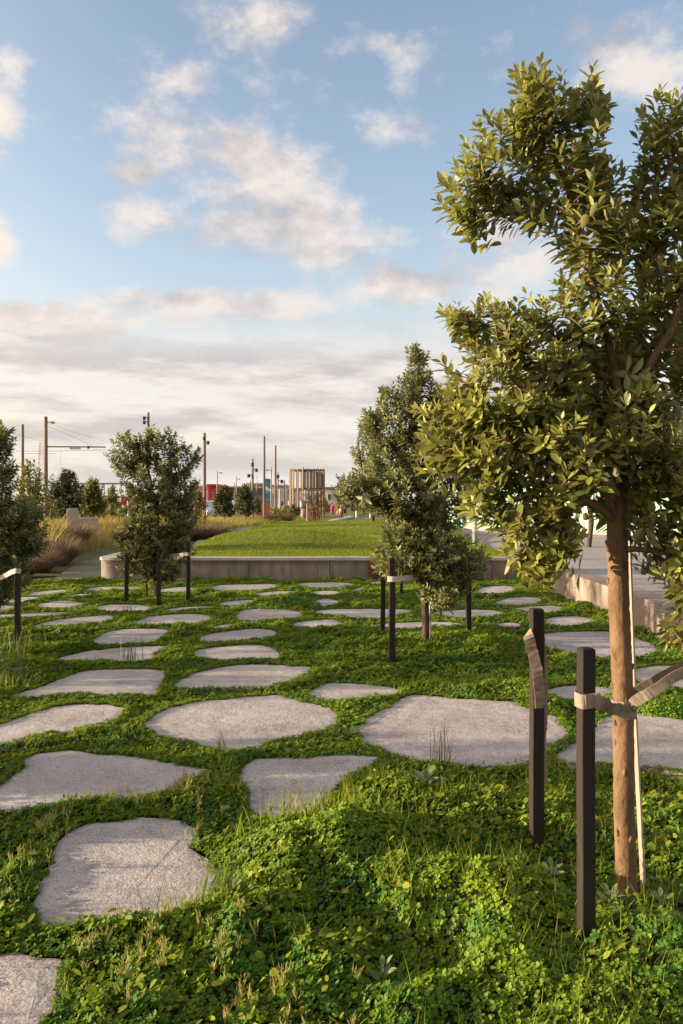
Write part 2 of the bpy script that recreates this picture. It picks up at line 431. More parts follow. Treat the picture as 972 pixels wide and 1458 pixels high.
POLY = []
for i, (lb, pp) in enumerate(STONES):
    w = np.array([G(a, b)[:2] for a, b in pp])
    area = .5*np.sum(w[:, 0]*np.roll(w[:, 1], -1)-w[:, 1]*np.roll(w[:, 0], -1))
    if area < 0: w = w[::-1]
    w = resample(smooth_poly(w, 1) if w[:, 1].mean() > 6.2 else w, .025)
    c = w.mean(0); v = w-c
    an = np.arctan2(v[:, 1], v[:, 0])
    k = 1 + .034*(fbm(np.cos(an)*2.3+i*5, np.sin(an)*2.3, 3)-.5)*2 + .045*(fbm(np.cos(an)*8+i*5, np.sin(an)*9, 5)-.5)*2
    k = k+(.016/np.linalg.norm(v, axis=1))*(fbm((c[0]+v[:, 0])*17, (c[1]+v[:, 1])*17, 6)-.5)*2
    g = 1+.035/max(.12, np.linalg.norm(v, axis=1).mean())
    POLY.append(c+v*(k*g)[:, None])


def sdist(X, Y, cap=.6):
    """signed distance to the nearest slab (negative inside)"""
    X = np.asarray(X, float); Y = np.asarray(Y, float); out = np.full(X.shape, cap)
    for p in POLY:
        x0, y0 = p.min(0)-cap; x1, y1 = p.max(0)+cap
        m = (X > x0) & (X < x1) & (Y > y0) & (Y < y1)
        if not m.any(): continue
        px = X[m]; py = Y[m]
        if len(p) > 90: q = p[::2]
        else: q = p
        a = q; b = np.roll(q, -1, 0)
        d2 = np.full(px.shape, 1e9); ins = np.zeros(px.shape, bool)
        for (ax, ay), (bx, by) in zip(a, b):
            ex, ey = bx-ax, by-ay; wx, wy = px-ax, py-ay
            t = np.clip((wx*ex+wy*ey)/(ex*ex+ey*ey+1e-12), 0, 1)
            d2 = np.minimum(d2, (wx-ex*t)**2+(wy-ey*t)**2)
            c = ((ay > py) != (by > py)) & (px < ex*(py-ay)/(by-ay+1e-12)+ax)
            ins ^= c
        d = np.sqrt(d2)*np.where(ins, -1, 1)
        out[m] = np.minimum(out[m], d)
    return out


# garden height field on a grid
GX0, GX1, GY0, GY1, GS = -10., 8., .8, 16.0, .03
gx = np.arange(GX0, GX1+GS, GS); gy = np.arange(GY0, GY1+GS, GS)
GXX, GYY = np.meshgrid(gx, gy)
SD = sdist(GXX, GYY)


def bump(X, Y, cx, cy, rx, ry, h):
    return h*np.exp(-((X-cx)/rx)**2-((Y-cy)/ry)**2)


hv = -.010 + .075*(fbm(GXX*1.6, GYY*1.6, 11)-.45) + .16*np.clip(fbm(GXX*4.2, GYY*4.2, 12)-.48, -.06, 1) + .02*fbm(GXX*14, GYY*14, 13, 2)
near = sstep(6.5, 3.2, GYY)
hv += near*.16*np.clip(fbm(GXX*5.5, GYY*5.5, 15, 3)-.48, -.05, 1)
hv += bump(GXX, GYY, .56, 2.98, .30, .19, .15)+bump(GXX, GYY, .95, 2.55, .3, .18, .05)
hv += bump(GXX, GYY, .06, 3.45, .34, .24, .15)+bump(GXX, GYY, -.05, 3.1, .3, .25, .08)
hv += bump(GXX, GYY, -.75, 2.78, .45, .11, .09)+bump(GXX, GYY, .62, 3.9, .4, .25, .06)
hv -= bump(GXX, GYY, .32, 2.62, .22, .12, .06)
hv -= bump(GXX, GYY, 1.6, 4.35, .7, .28, .10)          # the thick slab's front face stands free
c8 = G(610, 920); hv += bump(GXX, GYY, c8[0], c8[1], .8, .6, .10)
for (a, b, r, h) in ((400, 862, .45, .14), (130, 930, .5, .06), (700, 925, .7, .07), (880, 880, .5, .08), (540, 860, .4, .05), (60, 960, .5, .05), (910, 905, .35, .10), (725, 985, .3, .05), (950, 995, .3, .10), (820, 868, .35, .06)):
    q = G(a, b); hv += bump(GXX, GYY, q[0], q[1], r, r*.9, h)
HV = -.002 + (hv+.002)*sstep(-.02, .12, SD)
SOIL = np.where(SD < -.02, -.13, HV-.018-.03*sstep(.05, .0, SD))


def samp(A, x, y):
    u = np.clip((np.asarray(x)-GX0)/GS, 0, len(gx)-1.001); v = np.clip((np.asarray(y)-GY0)/GS, 0, len(gy)-1.001)
    i = u.astype(int); j = v.astype(int); fu = u-i; fv = v-j
    return (A[j, i]*(1-fu)+A[j, i+1]*fu)*(1-fv)+(A[j+1, i]*(1-fu)+A[j+1, i+1]*fu)*fv


# ------------------------------------------------------------------ ground sheet
def ground():
    xs = np.r_[-900, -500, -250, -120, -60, -30, -18, -12, np.arange(-10, 8.01, .04), 10, 14, 20, 35, 70, 150, 300, 600, 900]
    ys = np.r_[-60, -20, -6, -1, np.arange(.8, 7, .035), np.arange(7, 15.9, .07), 16, 17, 18, 20, 22, 25, 30, 40, 60, 90, 150, 300, 600, 1500]
    X, Y = np.meshgrid(xs, ys)
    Z = samp(SOIL, X, Y)
    ed = np.maximum.reduce([sstep(-8.5, -9.9, X), sstep(6.5, 7.9, X), sstep(15.1, 15.6, Y), sstep(1.1, .85, Y)])
    Z = Z*(1-ed)+(-.05)*ed
    Z = np.where((Y > 16.5) & (X < -5), -.05 + .45*sstep(-5.8, -8.5, X)*sstep(17, 21, Y)*sstep(60, 30, Y), Z)
    n, m = X.shape
    idx = np.arange(n*m).reshape(n, m)
    q = np.stack([idx[:-1, :-1], idx[:-1, 1:], idx[1:, 1:], idx[1:, :-1]], -1).reshape(-1, 4)
    mt, k = newmat('soil_and_far_turf')
    tc = k.n('ShaderNodeTexCoord').outputs['Object']
    a = k.mix(k.ramp(k.noise(tc, 2.0, 5), .35, .65), (.020,.026,.010), (.038,.028,.018))
    a = k.mix(k.ramp(k.noise(tc, 14, 5, .65), .5, .7), a, (.035,.050,.012))
    far = k.mix(k.ramp(k.noise(tc, .15, 4), .35, .65), (.10,.115,.03), (.19,.16,.07))
    sp = k.n('ShaderNodeSeparateXYZ'); k.l(tc, sp.inputs[0])
    a = k.mix(k.ramp(sp.outputs[1], 15.6, 18.0), a, far)
    b = k.n('ShaderNodeBump', i_Strength=.8, i_Distance=.02); k.l(k.noise(tc, 45, 5, .7), b.inputs['Height'])
    p = k.n('ShaderNodeBsdfPrincipled', i_Roughness=.95); k.l(a, p.inputs['Base Color']); k.l(b.outputs[0], p.inputs['Normal'])
    p.inputs['Specular IOR Level'].default_value = .15
    k.out(p.outputs[0])
    o = build('ground', np.stack([X, Y, Z], -1), [q], mt, smooth=True)
    tag(o, kind='structure')


ground()

# ------------------------------------------------------------------ slabs
for i, p in enumerate(POLY):
    lb = STONES[i][0]
    n = len(p); c = p.mean(0)
    t = np.roll(p, -1, 0)-np.roll(p, 1, 0); t /= np.linalg.norm(t, axis=1)[:, None]+1e-9
    nrm = np.stack([t[:, 1], -t[:, 0]], 1)
    rings = []; rims = []
    wob = .006*(fbm(p[:, 0]*6, p[:, 1]*6, 21)-.5)
    for ins, z, rm in ((.0, -.24, 1), (.0, -.012, 1), (.004, -.004, 1), (.012, 0., .9), (.07, .003, .25)):
        r = p-nrm*ins*min(1, .5*np.ptp(p[:, 1])/.25)
        rings.append(np.c_[r, np.full(n, z)+(wob if z > -.1 else 0)]); rims.append(np.full(n, rm))
    V = np.concatenate(rings); k = np.arange(n); k2 = (k+1) % n
    Q = np.concatenate([np.stack([a*n+k, a*n+k2, (a+1)*n+k2, (a+1)*n+k], 1) for a in range(4)])
    o = build('stone_slab', V, [Q, (np.arange(n)+4*n).reshape(1, -1)], M['stone'], smooth=False, attrs={'rim': np.concatenate(rims)}, origin=(c[0], c[1], 0))
    tag(o, lb, 'stone slab', 'flat stone slabs set in the ground cover')


# ------------------------------------------------------------------ leaf templates and scattering
def leaf_tpl(st, fold=.12, droop=.12):
    """st: list of (t, halfwidth) between base and tip; midrib folded"""
    n = len(st)
    mid = [(0, 0, 0)]+[(0, t, -droop*t*t) for t, w in st]+[(0, 1, -droop)]
    L = [(-w, t, fold*w/.2*.5-droop*t*t) for t, w in st]; R = [(w, t, fold*w/.2*.5-droop*t*t) for t, w in st]
    V = np.array(mid+L+R, float); l0 = n+2; r0 = 2*n+2
    T = [[0, 1, l0], [0, r0, 1], [n, n+1, l0+n-1], [n, r0+n-1, n+1]]
    Q = []
    for i in range(n-1):
        Q += [[1+i, 2+i, l0+i+1, l0+i], [1+i, r0+i, r0+i+1, 2+i]]
    return V, [np.array(T)]+([np.array(Q)] if Q else [])


LEAF3 = leaf_tpl([(.25, .13), (.52, .19), (.8, .13)])
LEAF2 = leaf_tpl([(.33, .17), (.72, .15)])
LEAF1 = leaf_tpl([(.5, .19)])
BLADE = (np.array([[-.5,0,0],[.5,0,0],[.42,.45,0],[-.42,.45,0],[.25,.8,0],[-.25,.8,0],[0,1,0]], float), None)
HEART = (np.array([[0,0,0],[0,.92,-.05],[-.42,.5,.06],[-.30,.98,.04],[.42,.5,.06],[.30,.98,.04]], float), [np.array([[0,4,5,1],[0,1,3,2]])])


def frames(d, up):
    """orthonormal frames: columns side, along d, normal"""
    d = d/np.linalg.norm(d, axis=1, keepdims=True)
    s = np.cross(d, up); ln = np.linalg.norm(s, axis=1, keepdims=True)
    s = np.where(ln > 1e-4, s/np.maximum(ln, 1e-4), np.array([1., 0, 0]))
    nn = np.cross(s, d)
    return np.stack([s, d, nn], 2)


def instance(tpl, R, pos, scale, tint=None, wid=None):
    V, FS = tpl
    n, m = len(pos), len(V)
    S = np.repeat(np.asarray(scale, float)[:, None], 3, 1)
    if wid is not None: S[:, 0] *= wid
    VV = np.einsum('nij,nmj->nmi', R, V[None]*S[:, None, :])+pos[:, None, :]
    off = (np.arange(n)*m)[:, None, None]
    F2 = [(f[None]+off).reshape(-1, f.shape[1]) for f in FS]
    T = np.repeat(tint if tint is not None else np.zeros(n), m)
    return VV.reshape(-1, 3), F2, T


def merge(parts):
    V = []; FD = {}; T = []; n = 0
    for v, fs, t in parts:
        for f in fs: FD.setdefault(f.shape[1], []).append(f+n)
        V.append(v); T.append(t); n += len(v)
    return np.concatenate(V), [np.concatenate(a) for a in FD.values()], np.concatenate(T)


def unit(n, r=rng):
    v = r.normal(size=(n, 3)); return v/np.linalg.norm(v, axis=1, keepdims=True)


# ------------------------------------------------------------------ trees
def make_tree(name, label, cat, base, skel, lobes, leaf_mat, bark_mat, leaf=.065, per=18, twig=.16, tpl=LEAF3, seed=1,
              group=None, r0=.05, wid=1.0, spread=1.0, newtip=.5, trunk_n=10, branch_n=5, uplift=.45, knots=0, cmul=1.0, minr=.0022):
    """skel: list of polylines of world points (first is the trunk); lobes: (center, radii(3), count)"""
    r = np.random.default_rng(seed); random.seed(seed)
    root = empty(name, base, label, cat, group)
    P_ = []; par = []; plen = []
    def addn(p, q):
        P_.append(np.array(p, float)); par.append(q)
        plen.append(0 if q < 0 else plen[q]+np.linalg.norm(P_[-1]-P_[q])); return len(P_)-1
    def nearest(p):
        A = np.array(P_); return int(np.argmin(np.linalg.norm(A-np.array(p), axis=1)))
    fixed = {}
    for li, line in enumerate(skel):
        if li == 0: cur = addn(line[0][:3], -1)
        else: cur = nearest(line[0][:3])
        for pt in line[1:]:
            a = P_[cur]; b = np.array(pt[:3], float); L = np.linalg.norm(b-a); k = max(1, int(L/.09))
            for j in range(1, k+1):
                q = a+(b-a)*j/k+r.normal(size=3)*.006*(j < k)*(li > 0)
                cur = addn(q, cur)
        if li == 0: trunk_last = cur
    tr_nodes = []
    c = trunk_last
    while c >= 0: tr_nodes.append(c); c = par[c]
    tr_nodes = tr_nodes[::-1]
    top_z = P_[trunk_last][2]
    # twig targets
    tg = []
    for (c, rad, cnt) in lobes:
        cnt = int(cnt*cmul)
        u = unit(cnt, r)*np.cbrt(r.uniform(.12, 1, cnt))[:, None]
        rad = np.array(rad)
        tg.append(np.array(c)+u*rad)
    tg = np.concatenate(tg)
    A0 = np.array(P_)
    order = np.argsort([np.min(np.linalg.norm(A0-t, axis=1)) for t in tg])
    tips = []
    for ti in order:
        t = tg[ti]
        A = np.array(P_); pl = np.array(plen)
        d = np.linalg.norm(A-t, axis=1)
        cost = d+.28*pl+np.where(A[:, 2] > t[2]+.05, .6*(A[:, 2]-t[2]), 0)
        cost[[k for k in tr_nodes if P_[k][2] < top_z-.25]] += 9
        j = int(np.argmin(cost)); a = P_[j]; L = np.linalg.norm(t-a)
        if L < .03: continue
        k = max(2, int(L/.08)); cur = j
        out = (t-a)/L
        bend = np.array([0, 0, 1.])*L*.10*r.uniform(-.6, 1)
        for q in range(1, k+1):
            s = q/k
            cur = addn(a+(t-a)*s - bend*math.sin(math.pi*s)+r.normal(size=3)*.008*(q < k), cur)
        tips.append(cur)
    n = len(P_); A = np.array(P_); par_ = np.array(par)
    # radii by summing the carried tips
    load = np.zeros(n)
    child = np.zeros(n, int)
    for i in range(n):
        if par_[i] >= 0: child[par_[i]] += 1
    load[child == 0] = 1
    for i in range(n-1, 0, -1): load[par_[i]] += load[i]
    tot = max(load[0], 1)
    rad = np.maximum(minr, r0*(load/tot)**.46)
    # trunk and limbs in one mesh
    mb = MB()
    tp = [A[k] for k in tr_nodes]
    tr = []
    zt = [p[2] for p in tp]
    for k, p in enumerate(tp):
        f = k/max(1, len(tp)-1)
        tr.append(max(rad[tr_nodes[k]], r0*(1.0-.30*f))*(1.30 if k == 0 else 1.0))
    # densify trunk with knots
    tp2 = []; tr2 = []
    for k in range(len(tp)-1):
        for s in np.linspace(0, 1, 5, endpoint=False):
            tp2.append(tp[k]*(1-s)+tp[k+1]*s)
            tr2.append((tr[k]*(1-s)+tr[k+1]*s)*(1+random.uniform(-.018, .018)))
    tp2.append(tp[-1]); tr2.append(tr[-1])
    if knots:
        for _ in range(knots):
            k = random.randrange(4, len(tr2)-4)
            an = random.uniform(0, 6.28); kc = Vector(tp2[k]); rr = tr2[k]
            dv_ = Vector((math.cos(an), math.sin(an), .25))
            mb.tube([kc+dv_*rr*.6-Vector((0, 0, rr*.5)), kc+dv_*rr*.86-Vector((0, 0, rr*.2)), kc+dv_*rr*1.0, kc+dv_*rr*1.06+Vector((0, 0, rr*.12)), kc+dv_*rr*.8+Vector((0, 0, rr*.35))], [rr*.2, rr*.26, rr*.22, rr*.12, rr*.08], 7)
    mb.tube(tp2, tr2, trunk_n, jit=.035)
    inset = set(tr_nodes)
    ang = np.linspace(0, 2*math.pi, branch_n, endpoint=False)
    ids = [i for i in range(1, n) if not (i in inset and par_[i] in inset)]
    a = A[par_[ids]]; b = A[ids]; ra = np.minimum(rad[par_[ids]], rad[ids]*1.35); rb = rad[ids]
    R = frames(b-a+1e-6, np.tile([.3, .7, .2], (len(ids), 1)))
    ringd = R[:, :, 0][:, None, :]*np.cos(ang)[None, :, None]+R[:, :, 2][:, None, :]*np.sin(ang)[None, :, None]
    va = a[:, None]+ringd*ra[:, None, None]; vb = b[:, None]+(b-a)[:, None]*.06+ringd*rb[:, None, None]
    VV = np.concatenate([va, vb], 1).reshape(-1, 3)
    m = branch_n; k = np.arange(m); k2 = (k+1) % m
    q = np.stack([k, k2, m+k2, m+k], 1)
    Q = (q[None]+(np.arange(len(ids))*2*m)[:, None, None]).reshape(-1, 4)
    mb.add(VV, [Q])
    mb.build('trunk', bark_mat, root, smooth=True)
    # leaves: opposite pairs along each twig end
    cen = A[tips].mean(0)
    pos = []; dr = []; upv = []; sc = []; ti = []
    for t in tips:
        p = A[t]; q = A[par_[t]]; ax = p-q; ax /= np.linalg.norm(ax)+1e-9
        outw = p-cen; outw[2] *= .5; outw /= np.linalg.norm(outw)+1e-9
        ax = ax*.55+outw*.4+np.array([0, 0, uplift])+r.normal(size=3)*.22; ax /= np.linalg.norm(ax)
        ref = np.cross(ax, r.normal(size=3)); ref /= np.linalg.norm(ref); re2 = np.cross(ax, ref)
        npair = max(3, int(per/2*r.uniform(.7, 1.25)))
        tl = twig*r.uniform(.7, 1.2); young = r.uniform(0, 1) < newtip
        size = leaf*r.uniform(.8, 1.15)
        for k in range(npair):
            s = k/(npair-1)                       # 0 at base of the shoot, 1 at the tip
            o = p+ax*(tl*(s-.75))
            ph = k*1.62+r.normal()*.2
            op = (78-52*s**1.6)*spread*math.pi/180
            for sg in (0, math.pi):
                rd = ref*math.cos(ph+sg)+re2*math.sin(ph+sg)
                dd = ax*math.cos(op)+rd*math.sin(op)+r.normal(size=3)*.13
                dd[2] -= .12*(1-s)
                pos.append(o+rd*.003); dr.append(dd); upv.append(ax*1.0+np.array([0, 0, .25])+r.normal(size=3)*.2)
                sc.append(size*(1.0-.42*s**3)*r.uniform(.8, 1.12)); ti.append((.62*s**2 if young else .12*s)+r.uniform(-.1, .22))
    pos = np.array(pos); Rm = frames(np.array(dr), np.array(upv))
    V, FS, T = instance(tpl, Rm, pos, np.array(sc), np.array(ti), np.full(len(pos), wid)*r.uniform(.85, 1.15, len(pos)))
    build('crown', V, FS, leaf_mat, root, smooth=True, attrs={'tint': T})
    return root


def lob(px, py, rx, ry, cnt, d, dd=0.0, rz=None):
    """crown lobe seen at a picture position, at distance d+dd"""
    k = (d)/F
    c = P(px, py, d); c = (c[0], c[1]+dd, c[2])
    return (c, (rx*k, (rz if rz is not None else .5*(rx+ry))*k, ry*k), cnt)


def pl(pts, d):
    return [P(a, b, d+(c if c is not None else 0)) for a, b, c in pts]


TREES = 'staked young broadleaf trees among the slabs'
D1 = 3.06
base1 = P(893, 1278, D1)
near_tree = make_tree('young_tree', 'nearest young tree with thick tan trunk and leathery olive leaves at the right', 'tree', (base1[0], base1[1], base1[2]),
    [pl([(893, 1290, 0), (888, 1150, 0), (887, 1000, 0), (881, 860, 0), (878, 745, 0), (882, 690, 0)], D1),
     pl([(882, 690, 0), (890, 600, .02), (868, 500, .0), (846, 415, -.03), (818, 300, -.02), (778, 180, 0)], D1),
     pl([(890, 610, .02), (918, 530, -.05), (958, 468, -.08), (990, 360, -.05), (1000, 240, 0)], D1),
     pl([(880, 735, 0), (840, 650, -.12), (765, 580, -.2), (690, 500, -.12)], D1),
     pl([(879, 745, 0), (830, 712, -.1), (765, 745, -.16), (745, 790, -.15)], D1),
     pl([(880, 745, 0), (935, 762, -.1), (985, 810, -.15)], D1),
     pl([(886, 680, .0), (905, 560, .12), (918, 400, .1), (935, 260, .05), (942, 180, .05)], D1),
     pl([(884, 690, 0), (940, 600, .2), (1020, 540, .3)], D1),
     pl([(884, 690, 0), (850, 590, .25), (780, 520, .35)], D1)],
    [lob(772, 150, 48, 52, 34, D1), lob(715, 225, 62, 60, 40, D1), lob(668, 270, 40, 58, 26, D1), lob(800, 225, 70, 80, 46, D1),
     lob(838, 140, 28, 30, 10, D1),
     lob(955, 190, 58, 62, 36, D1), lob(900, 300, 70, 70, 34, D1, .1), lob(835, 330, 66, 70, 36, D1, -.05), lob(955, 340, 60, 90, 40, D1),
     lob(860, 430, 80, 55, 36, D1), lob(742, 300, 45, 34, 16, D1), lob(930, 430, 55, 60, 34, D1, .05), lob(905, 500, 60, 50, 34, D1, .15), lob(880, 620, 60, 60, 34, D1, -.2), lob(940, 690, 50, 40, 26, D1, -.2), lob(980, 260, 40, 70, 26, D1), lob(700, 470, 70, 42, 36, D1), lob(655, 455, 26, 20, 9, D1), lob(770, 490, 70, 60, 42, D1, -.1),
     lob(720, 560, 100, 70, 84, D1, -.1), lob(640, 610, 50, 50, 34, D1), lob(615, 655, 26, 20, 10, D1, -.05), lob(830, 570, 85, 70, 50, D1, .15), lob(690, 650, 62, 55, 40, D1, -.1),
     lob(790, 640, 80, 60, 50, D1, -.18), lob(720, 715, 62, 52, 40, D1, -.15), lob(755, 760, 52, 42, 28, D1, -.15), lob(752, 802, 20, 24, 8, D1, -.15),
     lob(930, 640, 80, 80, 50, D1, .1), lob(950, 540, 70, 80, 32, D1, .1), lob(950, 740, 70, 60, 40, D1, -.15), lob(945, 830, 42, 75, 32, D1, -.2),
     lob(1060, 500, 80, 200, 90, D1), lob(1050, 720, 80, 80, 40, D1), lob(1040, 270, 60, 110, 40, D1), lob(820, 600, 150, 90, 60, D1, .35), lob(850, 700, 70, 40, 24, D1, .2)],
    M['leaf_near'], M['bark'], leaf=.067, per=18, twig=.125, tpl=LEAF3, seed=5, cmul=.95, wid=1.06, group=TREES, r0=.0385, newtip=.75, trunk_n=16, branch_n=6, knots=22, uplift=.6)

D2 = 8.1
b2 = P(606, 928, D2)
mid_tree = make_tree('young_tree', 'taller pointed young tree with a dark leaf skirt, tied to stakes mid garden', 'tree', b2,
    [pl([(606, 932, 0), (606, 880, 0), (603, 830, 0), (601, 780, 0), (601, 735, 0)], D2),
     pl([(601, 735, 0), (604, 690, 0), (598, 620, 0), (592, 560, 0), (597, 505, 0)], D2),
     pl([(601, 740, 0), (560, 720, -.2), (510, 700, -.2)], D2),
     pl([(601, 745, 0), (640, 700, 0), (665, 640, 0)], D2),
     pl([(601, 770, 0), (570, 785, -.15), (530, 775, -.2)], D2),
     pl([(601, 780, 0), (640, 790, -.15), (660, 810, -.1)], D2),
     pl([(601, 700, 0), (570, 650, .1), (530, 605, 0)], D2)],
    [lob(597, 520, 22, 28, 22, D2), lob(590, 560, 38, 32, 40, D2), lob(555, 572, 20, 20, 14, D2), lob(575, 605, 52, 35, 50, D2), lob(525, 600, 22, 18, 14, D2),
     lob(610, 640, 50, 45, 60, D2), lob(560, 650, 44, 36, 44, D2, .1), lob(640, 600, 40, 50, 40, D2), lob(525, 700, 46, 28, 60, D2, -.1), lob(580, 705, 55, 36, 70, D2, -.15),
     lob(640, 700, 45, 50, 60, D2, .1), lob(575, 775, 42, 32, 70, D2, -.2), lob(615, 790, 50, 34, 80, D2, -.2), lob(660, 795, 30, 34, 46, D2, -.1), lob(632, 835, 28, 30, 36, D2, -.1),
     lob(600, 745, 60, 22, 50, D2, .1), lob(590, 800, 60, 25, 50, D2, .2), lob(556, 806, 20, 14, 16, D2, -.1)],
    M['leaf_mid'], M['bark_dark'], leaf=.078, per=24, twig=.19, tpl=LEAF2, seed=8, cmul=1.4, group=TREES, r0=.038, wid=.95, newtip=.5, trunk_n=10, branch_n=4, uplift=.5)

D3 = 12.4
b3 = P(223, 857, D3)
left_tree = make_tree('young_tree', 'round-headed young tree with two stems and three stakes in front of the bench left end', 'tree', b3,
    [pl([(223, 860, 0), (222, 820, 0), (224, 770, 0), (222, 730, 0)], D3),
     pl([(222, 740, 0), (215, 690, 0), (205, 640, 0)], D3), pl([(222, 740, 0), (240, 690, 0), (250, 640, 0)], D3),
     pl([(222, 770, 0), (195, 760, 0), (175, 765, 0)], D3), pl([(222, 780, 0), (250, 770, 0), (265, 760, 0)], D3),
     pl([(223, 857, .1), (210, 850, .1), (206, 810, .1), (203, 760, .1)], D3)],
    [lob(180, 640, 33, 24, 56, D3), lob(225, 635, 34, 28, 70, D3), lob(262, 655, 24, 30, 46, D3), lob(205, 680, 50, 34, 90, D3), lob(255, 695, 30, 30, 56, D3),
     lob(232, 735, 44, 36, 110, D3), lob(264, 742, 20, 32, 46, D3), lob(190, 735, 22, 20, 24, D3), lob(225, 705, 55, 26, 60, D3, -.1), lob(185, 770, 26, 18, 40, D3), lob(172, 760, 14, 12, 16, D3), lob(215, 780, 42, 30, 90, D3), lob(245, 795, 32, 28, 70, D3), lob(225, 815, 32, 16, 40, D3), lob(180, 803, 14, 14, 18, D3), lob(205, 800, 22, 16, 24, D3)],
    M['leaf_mid'], M['bark_dark'], leaf=.088, per=20, twig=.18, tpl=LEAF2, seed=12, cmul=.95, group=TREES, r0=.04, wid=1.15, newtip=.6, trunk_n=8, branch_n=4)

D4 = 8.9
b4 = P(-38, 905, D4)
edge_tree = make_tree('young_tree', 'shaded bushy young tree cut by the left edge beside a strapped stake', 'tree', b4,
    [pl([(-38, 910, 0), (-36, 850, 0), (-30, 780, 0), (-28, 730, 0)], D4), pl([(-28, 730, 0), (-20, 680, 0), (-10, 630, 0)], D4), pl([(-30, 770, 0), (10, 760, 0), (45, 770, 0)], D4), pl([(-28, 740, 0), (-70, 690, 0), (-90, 640, 0)], D4)],
    [lob(2, 630, 18, 26, 26, D4), lob(-30, 650, 40, 55, 60, D4), lob(5, 680, 22, 24, 30, D4), lob(20, 735, 36, 30, 70, D4), lob(40, 770, 26, 28, 50, D4), lob(-10, 770, 50, 50, 80, D4), lob(15, 815, 32, 22, 40, D4), lob(-5, 845, 24, 16, 20, D4), lob(-80, 700, 50, 90, 90, D4), lob(-70, 800, 45, 40, 50, D4)],
    M['leaf_mid'], M['bark_dark'], leaf=.084, per=22, twig=.18, tpl=LEAF2, seed=17, cmul=1.3, group=TREES, r0=.042, wid=.9, newtip=.25, trunk_n=8, branch_n=4)


def simple_tree(name, label, px, top, basey, d, wpx, mat, bark, seed, cat='tree', group=None, leaf=.11, cnt=150, per=12, sparse=1.0, zb=0.0, trunkfrac=.28, lob_=None):
    r = np.random.default_rng(seed)
    x = (px-CX)/F*d; zt = H-(top-HY)/F*d; w = wpx/F*d; h = zt-zb
    base = (x, d, zb)
    sk = [[(x, d, zb-.05), (x+.02*h, d, zb+h*trunkfrac*.6), (x, d, zb+h*trunkfrac)]]
    tops = []
    for k in range(5):
        a = k*1.26+r.uniform(0, 1)
        sk.append([(x, d, zb+h*trunkfrac), (x+math.cos(a)*w*.18, d+math.sin(a)*w*.18, zb+h*.55), (x+math.cos(a)*w*.28, d+math.sin(a)*w*.28, zb+h*(.72+.1*r.uniform()))])
    lobes = []
    nl = lob_ or 7
    for k in range(nl):
        a = k*2.4; zz = .32+.55*(k+.5)/nl
        rr = (.30 if zz < .75 else .16)*w*r.uniform(.5, 1.1)
        s = w*r.uniform(.20, .30)
        lobes.append(((x+math.cos(a)*rr, d+math.sin(a)*rr, zb+h*zz), (s, s, min(s, h*.16)*1.05), int(cnt/nl)))
    lobes.append(((x, d, zb+h*.9), (w*.13, w*.13, h*.09), int(cnt/nl*.6)))
    return make_tree(name, label, cat, base, sk, lobes, mat, bark, leaf=leaf, per=per, twig=leaf*2.2, tpl=LEAF1, seed=seed, group=group, r0=max(.03, h*.016), wid=1.5, newtip=.4, trunk_n=7, branch_n=3, minr=.004)


BG = 'background trees beyond the long grass'
simple_tree('young_tree', 'airy yellow-green tree behind the left edge tree', 42, 655, 745, 27, 66, M['leaf_far_yellow'], M['bark_dark'], 31, group=BG, cnt=170, leaf=.15)
simple_tree('dense_tree', 'dark dense round tree left of the yellow-green tree, behind the golden grass', 92, 668, 740, 30, 60, M['leaf_far_dark'], M['bark_dark'], 32, group=BG, cnt=420, leaf=.16, lob_=9)
simple_tree('dense_tree', 'sunlit yellow-green dense tree between the dark tree and the left staked tree', 130, 680, 740, 32, 46, M['leaf_far_yellow'], M['bark_dark'], 33, group=BG, cnt=400, leaf=.16, lob_=9)
simple_tree('young_tree', 'small pale airy tree just left of the left staked tree', 160, 690, 740, 36, 26, M['leaf_far_yellow'], M['bark_dark'], 34, group=BG, cnt=110, leaf=.16)
simple_tree('dense_tree', 'dark rounded tree in front of the red building', 318, 692, 735, 50, 34, M['leaf_far_dark'], M['bark_dark'], 35, group=BG, cnt=300, leaf=.2)
simple_tree('dense_tree', 'dark pointed tree left of the floodlight pole near the blue panel', 349, 690, 735, 52, 30, M['leaf_far_dark'], M['bark_dark'], 36, group=BG, cnt=300, leaf=.2)
simple_tree('shrub', 'low dark shrub behind the orange shape right of the dark pointed tree', 366, 709, 735, 70, 16, M['leaf_far_dark'], M['bark_dark'], 37, group=BG, cnt=80, leaf=.2, trunkfrac=.1)
simple_tree('young_tree', 'orange-tinted small tree right of the left staked tree', 282, 700, 735, 40, 26, M['leaf_brown'], M['bark_dark'], 38, group=BG, cnt=160, leaf=.17)
simple_tree('dense_tree', 'yellow-green tree rising behind the centre tree', 527, 588, 745, 30, 64, M['leaf_far_yellow'], M['bark_dark'], 39, group=BG, cnt=220, leaf=.14)
simple_tree('young_tree', 'thin bare-topped tree left of the centre tree, above the people', 486, 672, 735, 62, 36, M['leaf_far_dark'], M['bark_dark'], 40, group=BG, cnt=60, leaf=.2)
simple_tree('dense_tree', 'sunlit yellow-green tree behind the near tree on the plaza', 838, 560, 770, 19, 120, M['leaf_far_yellow'], M['bark_dark'], 41, group=BG, cnt=200, leaf=.10, zb=.4)
